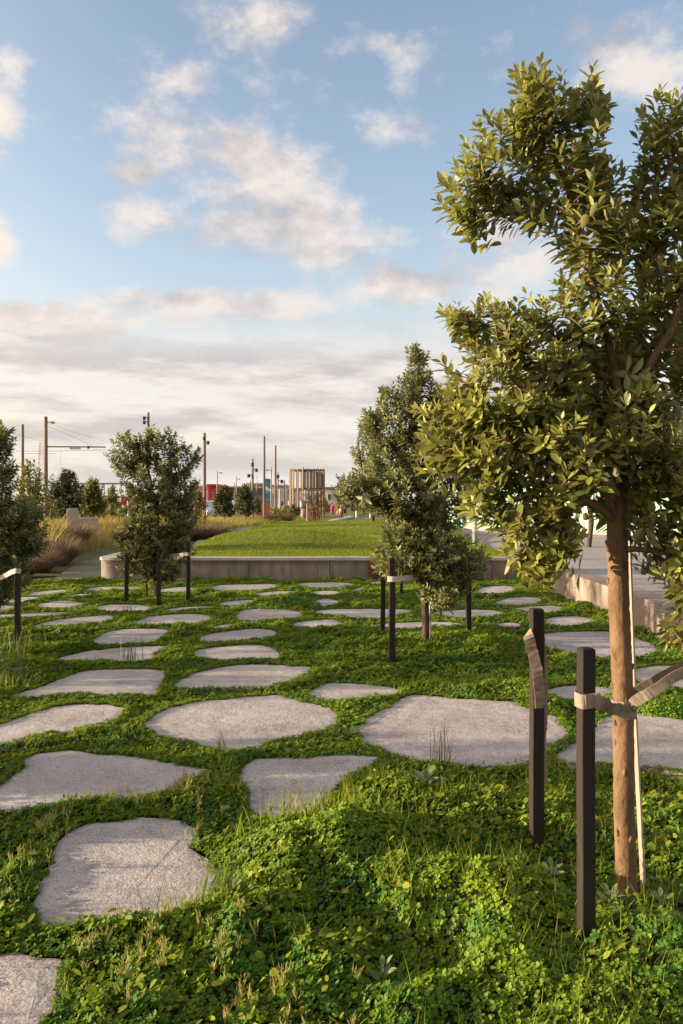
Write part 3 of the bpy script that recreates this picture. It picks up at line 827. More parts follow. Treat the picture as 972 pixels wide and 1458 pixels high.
for k, (px, top, d, w, m_, lb) in enumerate((
        (463, 714, 88, 26, 'leaf_far_dark', 'low shrub at the foot of the white building right of the timber tower'),
        (505, 706, 80, 40, 'leaf_far_dark', 'dark shrub behind the two white bollards'),
        (408, 722, 60, 22, 'leaf_far_yellow', 'yellow-green shrub left of the timber tower base'),
        (392, 724, 58, 20, 'leaf_far_yellow', 'small shrub at the foot of the tall pole by the blue panel'),
        (418, 719, 62, 20, 'leaf_far_dark', 'dark shrub against the left posts of the timber tower'))):
    simple_tree('shrub', lb, px, top, 735, d, w, M[m_], M['bark_dark'], 50+k, cat='shrub', group='low shrubs before the far buildings', cnt=80, leaf=.2, trunkfrac=.08)

# unseen trees added outside the left edge so long shadows cross the garden
OUTT = 'unseen young trees left of the picture'
OUTL = 'unseen young broadleaf tree left of the slab garden'
for k, (x, y, h, w) in enumerate(((-8.6, 8.3, 3.3, 2.2), (-9.6, 4.0, 2.6, 1.5), (-8.2, 11.6, 3.0, 2.0), (-12.5, 6.4, 3.6, 2.6), (-13.5, 9.9, 3.8, 2.8), (-11.5, 14.2, 3.4, 2.4), (-11.2, 17.6, 2.7, 2.0), (-13.2, 21.2, 2.9, 2.2), (-15.5, 25.5, 3.2, 2.2))):
    simple_tree('young_tree', OUTL, CX+x/y*F, HY+(H-h)/y*F, 0, y, w/y*F, M['leaf_mid'], M['bark_dark'], 70+k, group=OUTT, cnt=210, leaf=.10, per=14)


for k, (x, y, h, w) in enumerate(((-3.3, 2.15, .40, .45), (-3.5, 3.6, .60, .7), (-3.4, 4.2, .55, .7))):  # unseen low shrubs added to shade the front slabs below the mound tops
    simple_tree('shrub', 'unseen low leafy shrub shading the slab garden from the left', CX+x/y*F, HY+(H-h)/y*F, 0, y, w/y*F, M['leaf_mid'], M['bark_dark'], 95+k, cat='shrub', group='unseen low shrubs left of the picture', cnt=150, leaf=.06, per=14, trunkfrac=.1)


# ------------------------------------------------------------------ stakes, canes, ties
def stake(label, px, ytop, d, ybot, w=.048, rz=.14, lean=(0, 0), group='dark timber tree stakes'):
    t = P(px, ytop, d); b = P(px, ybot, d)
    h = t[2]-b[2]+.25; z0 = b[2]-.25
    bm = bmesh.new()
    bmesh.ops.create_cube(bm, size=1)
    bmesh.ops.subdivide_edges(bm, edges=[e for e in bm.edges if abs((e.verts[0].co-e.verts[1].co).z) > .5], cuts=9, use_grid_fill=True)
    for v in bm.verts:
        v.co = Vector((v.co.x*w, v.co.y*w, (v.co.z+.5)*h))
    bmesh.ops.bevel(bm, geom=[e for e in bm.edges if min(e.verts[0].co.z, e.verts[1].co.z) > h-.002], offset=w*.13, segments=1, affect='EDGES')
    bmesh.ops.bevel(bm, geom=[e for e in bm.edges if abs((e.verts[0].co-e.verts[1].co).z) > .02 and e.calc_face_angle(0) > 1.], offset=w*.05, segments=1, affect='EDGES')
    sd = random.uniform(0, 50)
    for v in bm.verts:
        f = v.co.z/h
        v.co.x += lean[0]*f+.0015*math.sin(f*9+sd); v.co.y += lean[1]*f+.0015*math.cos(f*7+sd)
    me = bpy.data.meshes.new('timber_stake'); bm.to_mesh(me); bm.free(); me.materials.append(M['stake'])
    o = bpy.data.objects.new('timber_stake', me); o.location = (t[0], t[1], z0); o.rotation_euler = (0, 0, rz)
    link(o); tag(o, label, 'stake', group); return o


def ribbon(pts, ups, w, th=.003):
    """strap: swept thin rectangle; ups = direction of the strap's width"""
    V = []
    for i, p in enumerate(pts):
        p = Vector(p); u = Vector(ups[i]).normalized()
        t = (Vector(pts[min(i+1, len(pts)-1)])-Vector(pts[max(i-1, 0)])).normalized()
        n = t.cross(u).normalized(); u = n.cross(t).normalized()
        for a, b in ((-1, -1), (1, -1), (1, 1), (-1, 1)):
            V.append((p+u*w*.5*a+n*th*.5*b)[:])
    Q = []
    for i in range(len(pts)-1):
        for k in range(4):
            Q.append([i*4+k, i*4+(k+1) % 4, i*4+4+(k+1) % 4, i*4+4+k])
    m = (len(pts)-1)*4
    Q += [[3, 2, 1, 0], [m, m+1, m+2, m+3]]
    return V, [np.array(Q)]


def tie(label, pts, ups, w, mat=None, group='cloth tree ties'):
    # resample smoothly
    pts = [np.array(p, float) for p in pts]; ups = [np.array(u, float) for u in ups]
    P2 = []; U2 = []
    for i in range(len(pts)-1):
        for s in np.linspace(0, 1, 6, endpoint=False):
            p0 = pts[max(i-1, 0)]; p1 = pts[i]; p2 = pts[i+1]; p3 = pts[min(i+2, len(pts)-1)]
            q = .5*((2*p1)+(-p0+p2)*s+(2*p0-5*p1+4*p2-p3)*s*s+(-p0+3*p1-3*p2+p3)*s**3)
            P2.append(q); U2.append(ups[i]*(1-s)+ups[i+1]*s)
    P2.append(pts[-1]); U2.append(ups[-1])
    U2 = [u/np.linalg.norm(u)+rng.normal(size=3)*.022 for u in U2]; P2 = [p+rng.normal(size=3)*.0008 for p in P2]
    V, FS = ribbon([p.tolist() for p in P2], [u.tolist() for u in U2], w)
    c = np.array(V).mean(0)
    o = build('tree_tie', V, FS, mat or M['strap'], origin=tuple(c), smooth=False)
    return tag(o, label, 'tree tie', group)


stakeA = stake('nearest dark timber stake with a pale strap wrapped round it', 834, 922, 2.70, 1352, .047, .16)
stakeB = stake('dark timber stake with a torn strap dangling, second nearest', 764, 866, 3.50, 1203, .052, .10, (-.0, 0))
stakeR = stake('dark timber stake just beyond the right edge holding two straps', 1075, 880, 3.05, 1290, .047, .12)
stake('dark stake before the centre tree, front left of its trunk, carrying the strap', 558, 795, 7.4, 945, .055, .1)
stake('slimmer dark stake behind the strap-carrying one at the centre tree', 545, 790, 8.94, 906, .047, .1)
stake('dark stake right of the centre tree trunk', 667, 798, 8.6, 914, .050, .1)
stake('short dark stake far behind the centre tree by the bench', 571, 826, 13.0, 850, .05, .1)
stake('sunlit stake at the left of the left staked tree', 180, 788, 12.0, 855, .06, .3)
stake('dark stake at the right of the left staked tree, holding its strap', 268, 772, 11.9, 857, .058, .1)
stake('dark stake against the stem of the left staked tree', 226, 800, 11.6, 862, .058, .1)
stake('dark stake at the left edge with a pale strap from its top', 25, 811, 8.2, 924, .052, .1)

# ties at the near tree
def Pn(a, b, d): return P(a, b, d)
ws = .047
sa = P(834, 996, 2.70)          # stake A, height of the strap
tr = P(887, 1003, 3.06)
def around(c, r, a0, a1, n, dz0=0, dz1=0):
    return [(c[0]+r*math.cos(math.radians(a0+(a1-a0)*i/n)), c[1]+r*math.sin(math.radians(a0+(a1-a0)*i/n)), c[2]+dz0+(dz1-dz0)*i/n) for i in range(n+1)]

q = ws/2+.004
cs, sn = math.cos(.16), math.sin(.16)
def loc(c, u, v, dz=0): return (c[0]+u*cs-v*sn, c[1]+u*sn+v*cs, c[2]+dz)
path = [loc(sa, q, q*.6), loc(sa, q*.2, q), loc(sa, -q, q), loc(sa, -q, -q), loc(sa, q*.5, -q, .002), loc(sa, q*1.25, -q*.9, 0)]
path += [P(852, 999, 2.78), P(866, 1007, 2.92), P(880, 1010, 3.0)]
path += around(tr, .047, 265, 400, 5, -.02, -.03)
ups = [(0, 0, 1)]*6+[(.25, .1, 1), (.55, -.5, .7), (.2, -.1, 1)]+[(0, 0, 1)]*6
tie('pale strap wrapped round the nearest stake and twisted to the near trunk', path, ups, .048)
pa = [P(1075, 925, 3.02), P(1020, 945, 3.0), P(972, 958, 2.98), P(930, 984, 2.98), P(905, 998, 3.0)]+around(tr, .046, 285, 170, 4, 0, 0)+around(tr, .046, 170, 60, 4, 0, .01)+[P(905, 985, 3.11), P(950, 960, 3.10), P(1010, 930, 3.08), P(1075, 902, 3.06)]
up = [(0, .0, 1)]*len(pa)
tie('doubled cloth strap running from the near trunk out to the right edge', pa, up, .040)
sb = P(764, 905, 3.50)
tie('torn cloth strap hanging down the front of the second nearest stake', [P(751, 900, 3.52), P(752, 905, 3.465), P(757, 925, 3.462), P(765, 955, 3.456), P(768, 985, 3.455), P(768, 1008, 3.458)], [(.6, -.2, 1), (.75, 0, .8), (1, 0, .25), (1, 0, .05), (1, .1, 0), (.5, .3, 0)], .046)
tie('long cloth strap hanging behind the right side of the second nearest stake', [P(772, 905, 3.53), P(775, 935, 3.55), P(776, 1000, 3.55), P(776, 1030, 3.54), P(774, 1060, 3.55), P(775, 1116, 3.55)], [(1, .6, 0)]*6, .024)
# tie at the centre tree
c2 = P(604, 822, 8.1); e2 = P(558, 824, 7.4)
tie('cloth strap from the front left stake to the centre tree trunk', [(e2[0]+.03, e2[1]+.03, e2[2]), (e2[0]-.032, e2[1]+.03, e2[2]), (e2[0]-.032, e2[1]-.032, e2[2]), (e2[0]+.035, e2[1]-.03, e2[2]), P(580, 823, 7.7), P(600, 822, 8.02), (c2[0]+.05, c2[1], c2[2]), (c2[0], c2[1]+.055, c2[2])], [(0, 0, 1)]*8, .05, M['strap_pale'])
c3 = P(224, 790, 12.4); e3 = P(268, 789, 11.9)
tie('pale strap from the left staked tree to its right stake', [(e3[0]-.03, e3[1]+.04, e3[2]), (e3[0]+.036, e3[1]+.036, e3[2]), (e3[0]+.036, e3[1]-.036, e3[2]), (e3[0]-.04, e3[1]-.034, e3[2]), P(245, 791, 12.15), (c3[0], c3[1]-.05, c3[2])], [(0, 0, 1)]*6, .05)
e4 = P(25, 813, 8.2)
tie('pale strap from the left edge stake leading out of the picture', [(e4[0]+.03, e4[1]+.0, e4[2]+.0), (e4[0]+.02, e4[1]-.032, e4[2]+.002), (e4[0]-.03, e4[1]-.031, e4[2]), P(0, 823, 8.35), P(-34, 838, 8.8)], [(0, 0, 1)]*5, .05, M['strap_pale'])

mb = MB(); mb.tube([P(917, 1288, 3.11), P(909, 1130, 3.115), P(903, 1010, 3.12), P(896, 800, 3.12), P(888, 590, 3.12)], [.0105, .0105, .010, .010, .009], 4)
o = mb.build('support_cane', M['cane'], origin=P(917, 1288, 3.11)); tag(o, 'thin pale wooden cane leaning up beside the near tree trunk', 'cane', 'thin canes beside the staked trees')
mb = MB(); mb.tube([P(612, 935, 8.15), P(612, 840, 8.15), P(609, 760, 8.15)], .012, 4)
o = mb.build('support_cane', M['cane'], origin=P(612, 935, 8.15)); tag(o, 'thin pale cane behind the centre tree trunk', 'cane', 'thin canes beside the staked trees')


# ------------------------------------------------------------------ ground cover
def scatter(n, y0, y1, margin=.9, power=1.0):
    """random garden points denser near the viewer"""
    y = y0+(y1-y0)*rng.uniform(size=n)**power
    hw = .46*y+margin
    x = rng.uniform(-1, 1, n)*hw
    w = hw/hw.max()
    keep = rng.uniform(size=n) < w
    return x[keep], y[keep]


def cover(name, mat, n, y0, y1, size, leaflets=3, tilt=.5, dens=None, thick=.035, edge=.0, tpl=HEART, seed=0, lift=0.0, kindw=None, tintf=None):
    x, y = scatter(n, y0, y1)
    s = samp(SD, x, y)
    ok = (s > edge-.13*np.clip(fbm(x*7, y*7, 31+seed)-.45, 0, 1)-.006) & (y < 15.25) & (x > -9.8) & (x < 3.40)
    if dens is not None: ok &= rng.uniform(size=len(x)) < dens(x, y)
    x = x[ok]; y = y[ok]; s = s[ok]
    m = len(x)
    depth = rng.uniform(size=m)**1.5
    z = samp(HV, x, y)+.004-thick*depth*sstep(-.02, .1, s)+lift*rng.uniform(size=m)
    z = np.where(s < .02, np.maximum(z, .004+.010*rng.uniform(size=m)), z)
    # surface slope leans the leaves outward
    e = .05
    gxn = (samp(HV, x+e, y)-samp(HV, x-e, y))/(2*e); gyn = (samp(HV, x, y+e)-samp(HV, x, y-e))/(2*e)
    nrm = np.stack([-gxn*.8, -gyn*.8, np.ones(m)], 1)+rng.normal(size=(m, 3))*tilt*np.array([1, 1, .3])+np.array([-.38, 0, 0])
    nrm /= np.linalg.norm(nrm, axis=1, keepdims=True)
    t0 = np.cross(nrm, rng.normal(size=(m, 3))); t0 /= np.linalg.norm(t0, axis=1, keepdims=True); t1 = np.cross(nrm, t0)
    sc = size*rng.uniform(.65, 1.25, m)*(1-.25*depth)
    patch = fbm(x*1.1, y*1.1, 41)
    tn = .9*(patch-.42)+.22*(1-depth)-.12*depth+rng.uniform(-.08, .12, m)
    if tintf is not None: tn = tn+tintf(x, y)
    sc = sc*(.72+.75*fbm(x*2.3+3, y*2.3, 47+seed, 3))
    parts = []
    pos = np.stack([x, y, z], 1)
    for k in range(leaflets):
        a = 2*math.pi*k/leaflets+rng.normal(size=m)*.15
        dr = t0*np.cos(a)[:, None]+t1*np.sin(a)[:, None]+nrm*rng.uniform(-.15, .4, (m, 1))
        parts.append(instance(tpl, frames(dr, nrm), pos, sc, tn))
    V, FS, T = merge(parts)
    o = build(name, V, FS, mat, smooth=False, attrs={'tint': T})
    return o


# clover species patches: clover near, small-leaved mats between and beyond
def d_clover(x, y): return np.clip(sstep(.30, .50, fbm(x*1.3, y*1.3, 51))+sstep(3.9, 3.2, y), 0, 1)
def t_sunlit(x, y): return .5*np.exp(-((x-.55)/.36)**2-((y-2.95)/.25)**2)+.28*np.exp(-((x-.9)/.4)**2-((y-2.45)/.2)**2)+.22*np.exp(-((x-.0)/.35)**2-((y-3.4)/.3)**2)  # lighter tint: sunlight painted onto the mounds, plus paler new leaves
o = cover('clover', M['clover'], 160000, 1.7, 4.7, .0150, 3, .42, d_clover, .05, .02, tintf=t_sunlit)
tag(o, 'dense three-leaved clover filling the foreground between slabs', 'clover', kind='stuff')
def d_mat(x, y): return np.clip(1.0-.8*d_clover(x, y)*sstep(4.9, 4.2, y), 0, 1)
Q4 = (np.array([[0,0,0],[-.32,.55,.05],[0,1,-.06],[.32,.55,.05]], float), [np.array([[0,3,2],[0,2,1]])])
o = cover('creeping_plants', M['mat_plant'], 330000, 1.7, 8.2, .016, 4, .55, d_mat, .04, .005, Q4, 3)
tag(o, 'low creeping small-leaved plants between the middle slabs', 'ground cover', kind='stuff')
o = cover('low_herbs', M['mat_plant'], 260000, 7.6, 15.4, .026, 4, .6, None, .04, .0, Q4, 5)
tag(o, 'green low herbs between the far slabs up to the bench', 'ground cover', kind='stuff')


# runners creeping over the slab rims
ex, ey = [], []
for p in POLY:
    per_ = np.linalg.norm(np.roll(p, -1, 0)-p, axis=1).sum(); d_ = p[:, 1].mean()
    k = int(per_*(420 if d_ < 5 else 260 if d_ < 8 else 130))
    j = rng.integers(0, len(p), k)
    ex.append(p[j, 0]+rng.normal(size=k)*.032); ey.append(p[j, 1]+rng.normal(size=k)*.032)
ex = np.concatenate(ex); ey = np.concatenate(ey)
es = samp(SD, ex, ey)
ok = (es > -.11*np.clip(fbm(ex*6, ey*6, 91)-.40, 0, 1)-.004) & (ey > 1.7) & (ey < 15.2) & (rng.uniform(size=len(ex)) < .25+1.2*fbm(ex*4, ey*4, 92)) & ~((ex > .75) & (ey > 4.15) & (ey < 4.6))
ex, ey, es = ex[ok], ey[ok], es[ok]; n = len(ex)
ez = np.maximum(samp(HV, ex, ey), 0)+.003+.018*rng.uniform(size=n)
nr = np.array([-.35, 0, 1])+rng.normal(size=(n, 3))*np.array([.5, .5, .2]); nr /= np.linalg.norm(nr, axis=1, keepdims=True)
t0 = np.cross(nr, unit(n)); t0 /= np.linalg.norm(t0, axis=1, keepdims=True); t1 = np.cross(nr, t0)
parts = []
for k in range(4):
    a = 2*math.pi*k/4
    parts.append(instance(Q4, frames(t0*math.cos(a)+t1*math.sin(a)+nr*.15, nr), np.stack([ex, ey, ez], 1), .0155*(1+.04*np.clip(ey-5, 0, 10))*rng.uniform(.6, 1.2, n), .7*(fbm(ex*1.1, ey*1.1, 41)-.40)+rng.uniform(-.1, .2, n)))
V, FS, T = merge(parts)
o = build('rim_creepers', V, FS, M['mat_plant'], attrs={'tint': T}); tag(o, 'small creeping leaves spilling over the slab rims', 'ground cover', kind='stuff')


def blades(name, x, y, z, h, w, mat, lean=.35, wind=(0, 0), seg=BLADE, tint=None, curl=.5, nseg=3):
    """grass blades: curved tapering ribbons"""
    n = len(x)
    a = rng.uniform(0, 2*math.pi, n); L = rng.uniform(.2, 1, n)*lean
    dx = np.cos(a)*L+wind[0]; dy = np.sin(a)*L+wind[1]
    sa = rng.uniform(0, 2*math.pi, n); sx = np.cos(sa); sy = np.sin(sa)
    rows = []
    for k in range(nseg+1):
        t = k/nseg
        cx = x+dx*h*t**(1+curl); cy = y+dy*h*t**(1+curl); cz = z+h*(t-.5*curl*np.hypot(dx, dy)*t*t)
        ww = w*(1-t**1.6)*.5 if k < nseg else None
        if ww is not None:
            rows.append(np.stack([np.stack([cx-sx*ww, cy-sy*ww, cz], 1), np.stack([cx+sx*ww, cy+sy*ww, cz], 1)], 1))
        else: rows.append(np.stack([cx, cy, cz], 1)[:, None])
    V = np.concatenate(rows, 1); m = V.shape[1]
    off = (np.arange(n)*m)[:, None, None]
    Q = np.array([[2*k, 2*k+1, 2*k+3, 2*k+2] for k in range(nseg-1)]).reshape(-1, 4)
    T = np.array([[2*(nseg-1), 2*(nseg-1)+1, 2*nseg]])
    FS = [(T[None]+off).reshape(-1, 3)]
    if len(Q): FS.append((Q[None]+off).reshape(-1, 4))
    tt = np.repeat(tint if tint is not None else rng.uniform(-.1, .5, n), m)
    return V.reshape(-1, 3), FS, tt


# grass among the cover: clumps near the small slab, pale tufts at slab edges, scattered blades
gxp, gyp, gh = [], [], []
def clump(px, py, n, r, h, z=0.0):
    c = G(px, py, z)
    gxp.append(c[0]+rng.normal(size=n)*r); gyp.append(c[1]+rng.normal(size=n)*r*.8); gh.append(h*rng.uniform(.45, 1.1, n))
for (px, py, n, r, h) in ((440, 1180, 70, .10, .15), (480, 1165, 60, .10, .14), (410, 1175, 40, .09, .16), (380, 1195, 22, .08, .14), (470, 1130, 40, .09, .13), (560, 985, 50, .07, .10), (575, 990, 30, .05, .11), (610, 975, 50, .15, .08),
        (250, 1125, 50, .16, .07), (300, 1110, 50, .12, .07), (200, 1155, 40, .15, .06), (180, 1050, 60, .18, .06), (130, 1040, 40, .15, .06), (60, 1060, 50, .2, .06), (245, 908, 60, .2, .09), (225, 985, 30, .1, .08),
        (270, 1300, 26, .05, .22), (225, 1295, 18, .05, .20), (330, 1300, 20, .06, .2), (480, 1000, 60, .16, .06), (700, 975, 80, .4, .06), (560, 1200, 40, .12, .10), (60, 1240, 40, .12, .09), (30, 1180, 30, .12, .09), (380, 1065, 40, .2, .05), (640, 880, 60, .5, .06), (10, 935, 60, .16, .26), (15, 985, 40, .14, .18)):
    clump(px, py, n, r, h)
x, y = scatter(5000, 1.9, 15); gxp.append(x); gyp.append(y); gh.append(rng.uniform(.03, .075, len(x)))
x = np.concatenate(gxp); y = np.concatenate(gyp); h = np.concatenate(gh)
ok = (samp(SD, x, y) > .01) & (y < 15.2) & (x < 3.5); x, y, h = x[ok], y[ok], h[ok]
V, FS, T = blades('g', x, y, samp(HV, x, y)-.02, h+.02, np.clip(h*.06, .003, .009), M['grass'], .55, (.05, 0), tint=rng.uniform(-.1, .8, len(x)))
o = build('wild_grass', V, FS, M['grass'], attrs={'tint': T}); tag(o, 'wild grass blades growing through the ground cover', 'grass', kind='stuff')

# broader leaves of mixed weeds standing in the foreground clover
x, y = scatter(16000, 1.9, 4.6, .4)
ok = (samp(SD, x, y) > .03) & (fbm(x*2.2, y*2.2, 95) > .47); x, y = x[ok], y[ok]; n = len(x)
nr = np.array([-.5, 0, 1])+rng.normal(size=(n, 3))*np.array([.6, .6, .3]); nr /= np.linalg.norm(nr, axis=1, keepdims=True)
V, FS, T = instance(LEAF2, frames(np.cross(nr, unit(n)), nr), np.stack([x, y, samp(HV, x, y)+rng.uniform(-.005, .03, n)], 1), rng.uniform(.018, .042, n), rng.uniform(-.1, .9, n), rng.uniform(1., 1.9, n))
o = build('meadow_weeds', V, FS, M['grass'], smooth=True, attrs={'tint': T}); tag(o, 'broader weed leaves standing out of the foreground clover', 'weeds', kind='stuff')
x, y = scatter(9000, 1.9, 4.8, .4)
ok = (samp(SD, x, y) > .02) & (fbm(x*1.7, y*1.7, 97) > .5); x, y = x[ok], y[ok]
h = rng.uniform(.05, .15, len(x))
V, FS, T = blades('g', x, y, samp(HV, x, y)-.02, h, np.full(len(x), .0035), M['grass'], .7, (.05, 0), tint=rng.uniform(-.1, .8, len(x)))
o = build('fine_grass', V, FS, M['grass'], attrs={'tint': T}); tag(o, 'fine grass blades scattered through the foreground clover', 'grass', kind='stuff')

# straw-coloured seed heads: forked sprigs
sx, sy = [], []
for (px, py, n, r) in ((140, 1350, 7, .05), (235, 1370, 9, .1), (175, 1400, 9, .12), (300, 1330, 6, .1), (40, 1200, 8, .09), (70, 1180, 6, .07), (45, 1240, 4, .04), (280, 1120, 14, .14), (265, 1140, 10, .1), (170, 1150, 8, .1), (345, 1435, 8, .12), (430, 1440, 7, .12), (300, 1180, 8, .12), (110, 1150, 5, .06), (320, 1400, 6, .1), (460, 1150, 8, .1)):
    c = G(px, py); sx.append(c[0]+rng.normal(size=n)*r); sy.append(c[1]+rng.normal(size=n)*r)
sx = np.concatenate(sx); sy = np.concatenate(sy); sz = samp(HV, sx, sy)
parts = []
for (a, b, c) in zip(sx, sy, sz):
    hh = random.uniform(.04, .075)
    stem = np.array([a, b, c]); dirs = []; ps = []; sc = []
    for k in range(random.randint(7, 12)):
        f = random.uniform(.2, 1); ps.append(stem+np.array([random.gauss(0, .006), random.gauss(0, .006), hh*f*.7]))
        dirs.append([random.gauss(0, .35), random.gauss(0, .35), 1]); sc.append(random.uniform(.02, .034))
    ps.append(stem-np.array([0, 0, .02])); dirs.append([random.gauss(0, .1), random.gauss(0, .1), 1]); sc.append(hh+.02)
    parts.append(instance(LEAF1, frames(np.array(dirs), unit(len(dirs))), np.array(ps), np.array(sc), rng.uniform(0, .7, len(ps)), np.full(len(ps), .35)))
V, FS, T = merge(parts)
o = build('seed_heads', V, FS, M['seed'], attrs={'tint': T}); tag(o, 'straw-coloured grass seed heads standing out of the clover', 'seed heads', kind='stuff')

# dry litter round the trunks
lx, ly = [], []
for (px, py, n, r) in ((893, 1268, 260, .16), (620, 1330, 160, .12), (606, 930, 260, .26), (225, 855, 120, .25), (740, 1060, 60, .15), (930, 1110, 120, .25), (90, 975, 40, .15)):
    c = G(px, py); lx.append(c[0]+rng.normal(size=n)*r); ly.append(c[1]+rng.normal(size=n)*r*.8)
lx = np.concatenate(lx); ly = np.concatenate(ly)
n = len(lx); nr = rng.normal(size=(n, 3))*.5+np.array([0, 0, 1])
V, FS, T = instance(LEAF1, frames(np.cross(nr, unit(n)), nr), np.stack([lx, ly, samp(HV, lx, ly)-.004], 1), rng.uniform(.010, .03, n), rng.uniform(-.1, .6, n), np.full(n, .9))
o = build('leaf_litter', V, FS, M['litter'], attrs={'tint': T}); tag(o, 'dry brown leaf litter round the tree bases', 'leaf litter', kind='stuff')


# single plants one can point to
def tuft(name, label, cat, px, py, n, r, h, mat, w=.005, lean=.2, curl=.4, group=None, wind=(0, 0), nseg=4, zoff=None, base=None):
    c = G(px, py) if base is None else base
    x = c[0]+rng.normal(size=n)*r; y = c[1]+rng.normal(size=n)*r
    z = (samp(HV, x, y)-.03) if zoff is None else np.full(n, zoff)
    V, FS, T = blades('t', x, y, z, h*rng.uniform(.5, 1.05, n), np.full(n, w)*rng.uniform(.7, 1.2, n), mat, lean, wind, curl=curl, nseg=nseg, tint=rng.uniform(-.1, .7, n))
    o = build(name, V, FS, mat, attrs={'tint': T}, origin=(c[0], c[1], float(np.min(z))))
    return tag(o, label, cat, group)


RU = 'rush clumps by the slabs'
tuft('rush_clump', 'tall thin rush clump standing before the largest slab', 'rush', 627, 1092, 26, .030, .34, M['rush'], .0055, .26, .3, RU)
tuft('rush_clump', 'small rush clump on the front edge of the large rounded slab', 'rush', 312, 1066, 22, .025, .18, M['rush'], .005, .3, .3, RU)
tuft('rush_clump', 'rush clump standing before the slim scratched slab on the left', 'rush', 181, 943, 30, .045, .33, M['rush'], .008, .25, .3, RU)
tuft('rush_clump', 'pale grass-like rush tuft in front of the left staked tree', 'rush', 183, 873, 34, .045, .2, M['rush'], .010, .35, .4, RU)
tuft('rush_clump', 'wispy rush clump at the left edge below the stake', 'rush', 6, 975, 40, .08, .55, M['rush'], .006, .3, .5, RU)
tuft('grass_tuft', 'arching bright grass tuft in the middle of the foreground clover', 'grass tuft', 556, 1285, 44, .03, .17, M['grass'], .008, 1.0, .9)
tuft('grass_tuft', 'thin dark grass tuft rising before the nearest left slab', 'grass tuft', 243, 1310, 34, .04, .22, M['grass'], .0035, .6, .5)


def rosette(label, px, py, n, size, mat, up=.5, dz=0.0, h=.05, name='broadleaf_weed', group='broad-leaved weeds in the clover', z=0.0):
    c = G(px, py, z); zz = float(samp(HV, np.array([c[0]]), np.array([c[1]]))[0])+dz
    a = np.arange(n)*2.4+rng.normal(size=n)*.2; f = np.linspace(0, 1, n)
    dr = np.stack([np.cos(a), np.sin(a), up*.4+up*1.4*f+rng.normal(size=n)*.12], 1)
    pos = np.array([c[0], c[1], zz])+np.stack([np.cos(a)*.012, np.sin(a)*.012, h*f], 1)
    V, FS, T = instance(LEAF3, frames(dr, np.tile([0, 0, 1.], (n, 1))+rng.normal(size=(n, 3))*.2), pos, size*(1-.35*f)*rng.uniform(.8, 1.1, n), rng.uniform(-.1, .7, n), np.full(n, 1.25))
    st = MB(); st.tube([(c[0], c[1], zz-.04), (c[0], c[1], zz+h)], .004, 5)
    root = empty(name, (c[0], c[1], zz), label, 'weed', group)
    st.build('stem', M['weed'], root); build('leaves', V, FS, mat, root, smooth=True, attrs={'tint': T})
    return root


rosette('pale grey-green broadleaf weed between the two near stakes', 785, 1250, 13, .060, M['weed'], .45, .0, .05)
rosette('pale grey-green broadleaf weed at the right edge by the cane foot', 942, 1300, 13, .060, M['weed'], .5, .0, .05)
rosette('small broadleaf weed at the foot of the nearest stake, right side', 868, 1310, 10, .06, M['weed'], .6, .0, .05)
rosette('pale upright weed alone at the bottom centre', 545, 1400, 9, .055, M['weed'], .8, .0, .07)
rosette('green weed with long leaves beside the tall rush clump', 606, 1135, 14, .10, M['weed'], .7, .02, .05)
rosette('yellow-green weed by the right corner of the nearest left slab', 325, 1298, 10, .07, M['weed'], .7, .0, .06)
rosette('low weed at the left end of the largest slab', 497, 1050, 12, .07, M['weed'], .5, .0, .03)

# bright green cushion near the bench (one rounded plant)
def cushion(label, px, py, rx, ry, h, n, mat, size=.03):
    c = G(px, py)
    u = unit(n); u[:, 2] = np.abs(u[:, 2])
    rr = (1-.25*rng.uniform(size=n)**2)[:, None]*(1+.25*(fbm(u[:, 0]*3+px, u[:, 1]*3, 61)-.5))[:, None]
    pos = np.array([c[0], c[1], -.03])+u*rr*np.array([rx, ry, h])
    nr = u+rng.normal(size=(n, 3))*.4
    V, FS, T = instance(LEAF1, frames(np.cross(nr, unit(n)), nr), pos, size*rng.uniform(.7, 1.2, n), rng.uniform(-.05, .8, n), np.full(n, 1.5))
    o = build('cushion_plant', V, FS, mat, attrs={'tint': T}, origin=(c[0], c[1], 0.)); return tag(o, label, 'plant')
cushion('bright green leafy cushion among the far slabs left of centre', 408, 864, .50, .35, .17, 3800, M['clover'], .032)
cushion('bright clover cushion at the right edge behind the straps', 955, 1012, .34, .22, .13, 4200, M['clover'], .022)

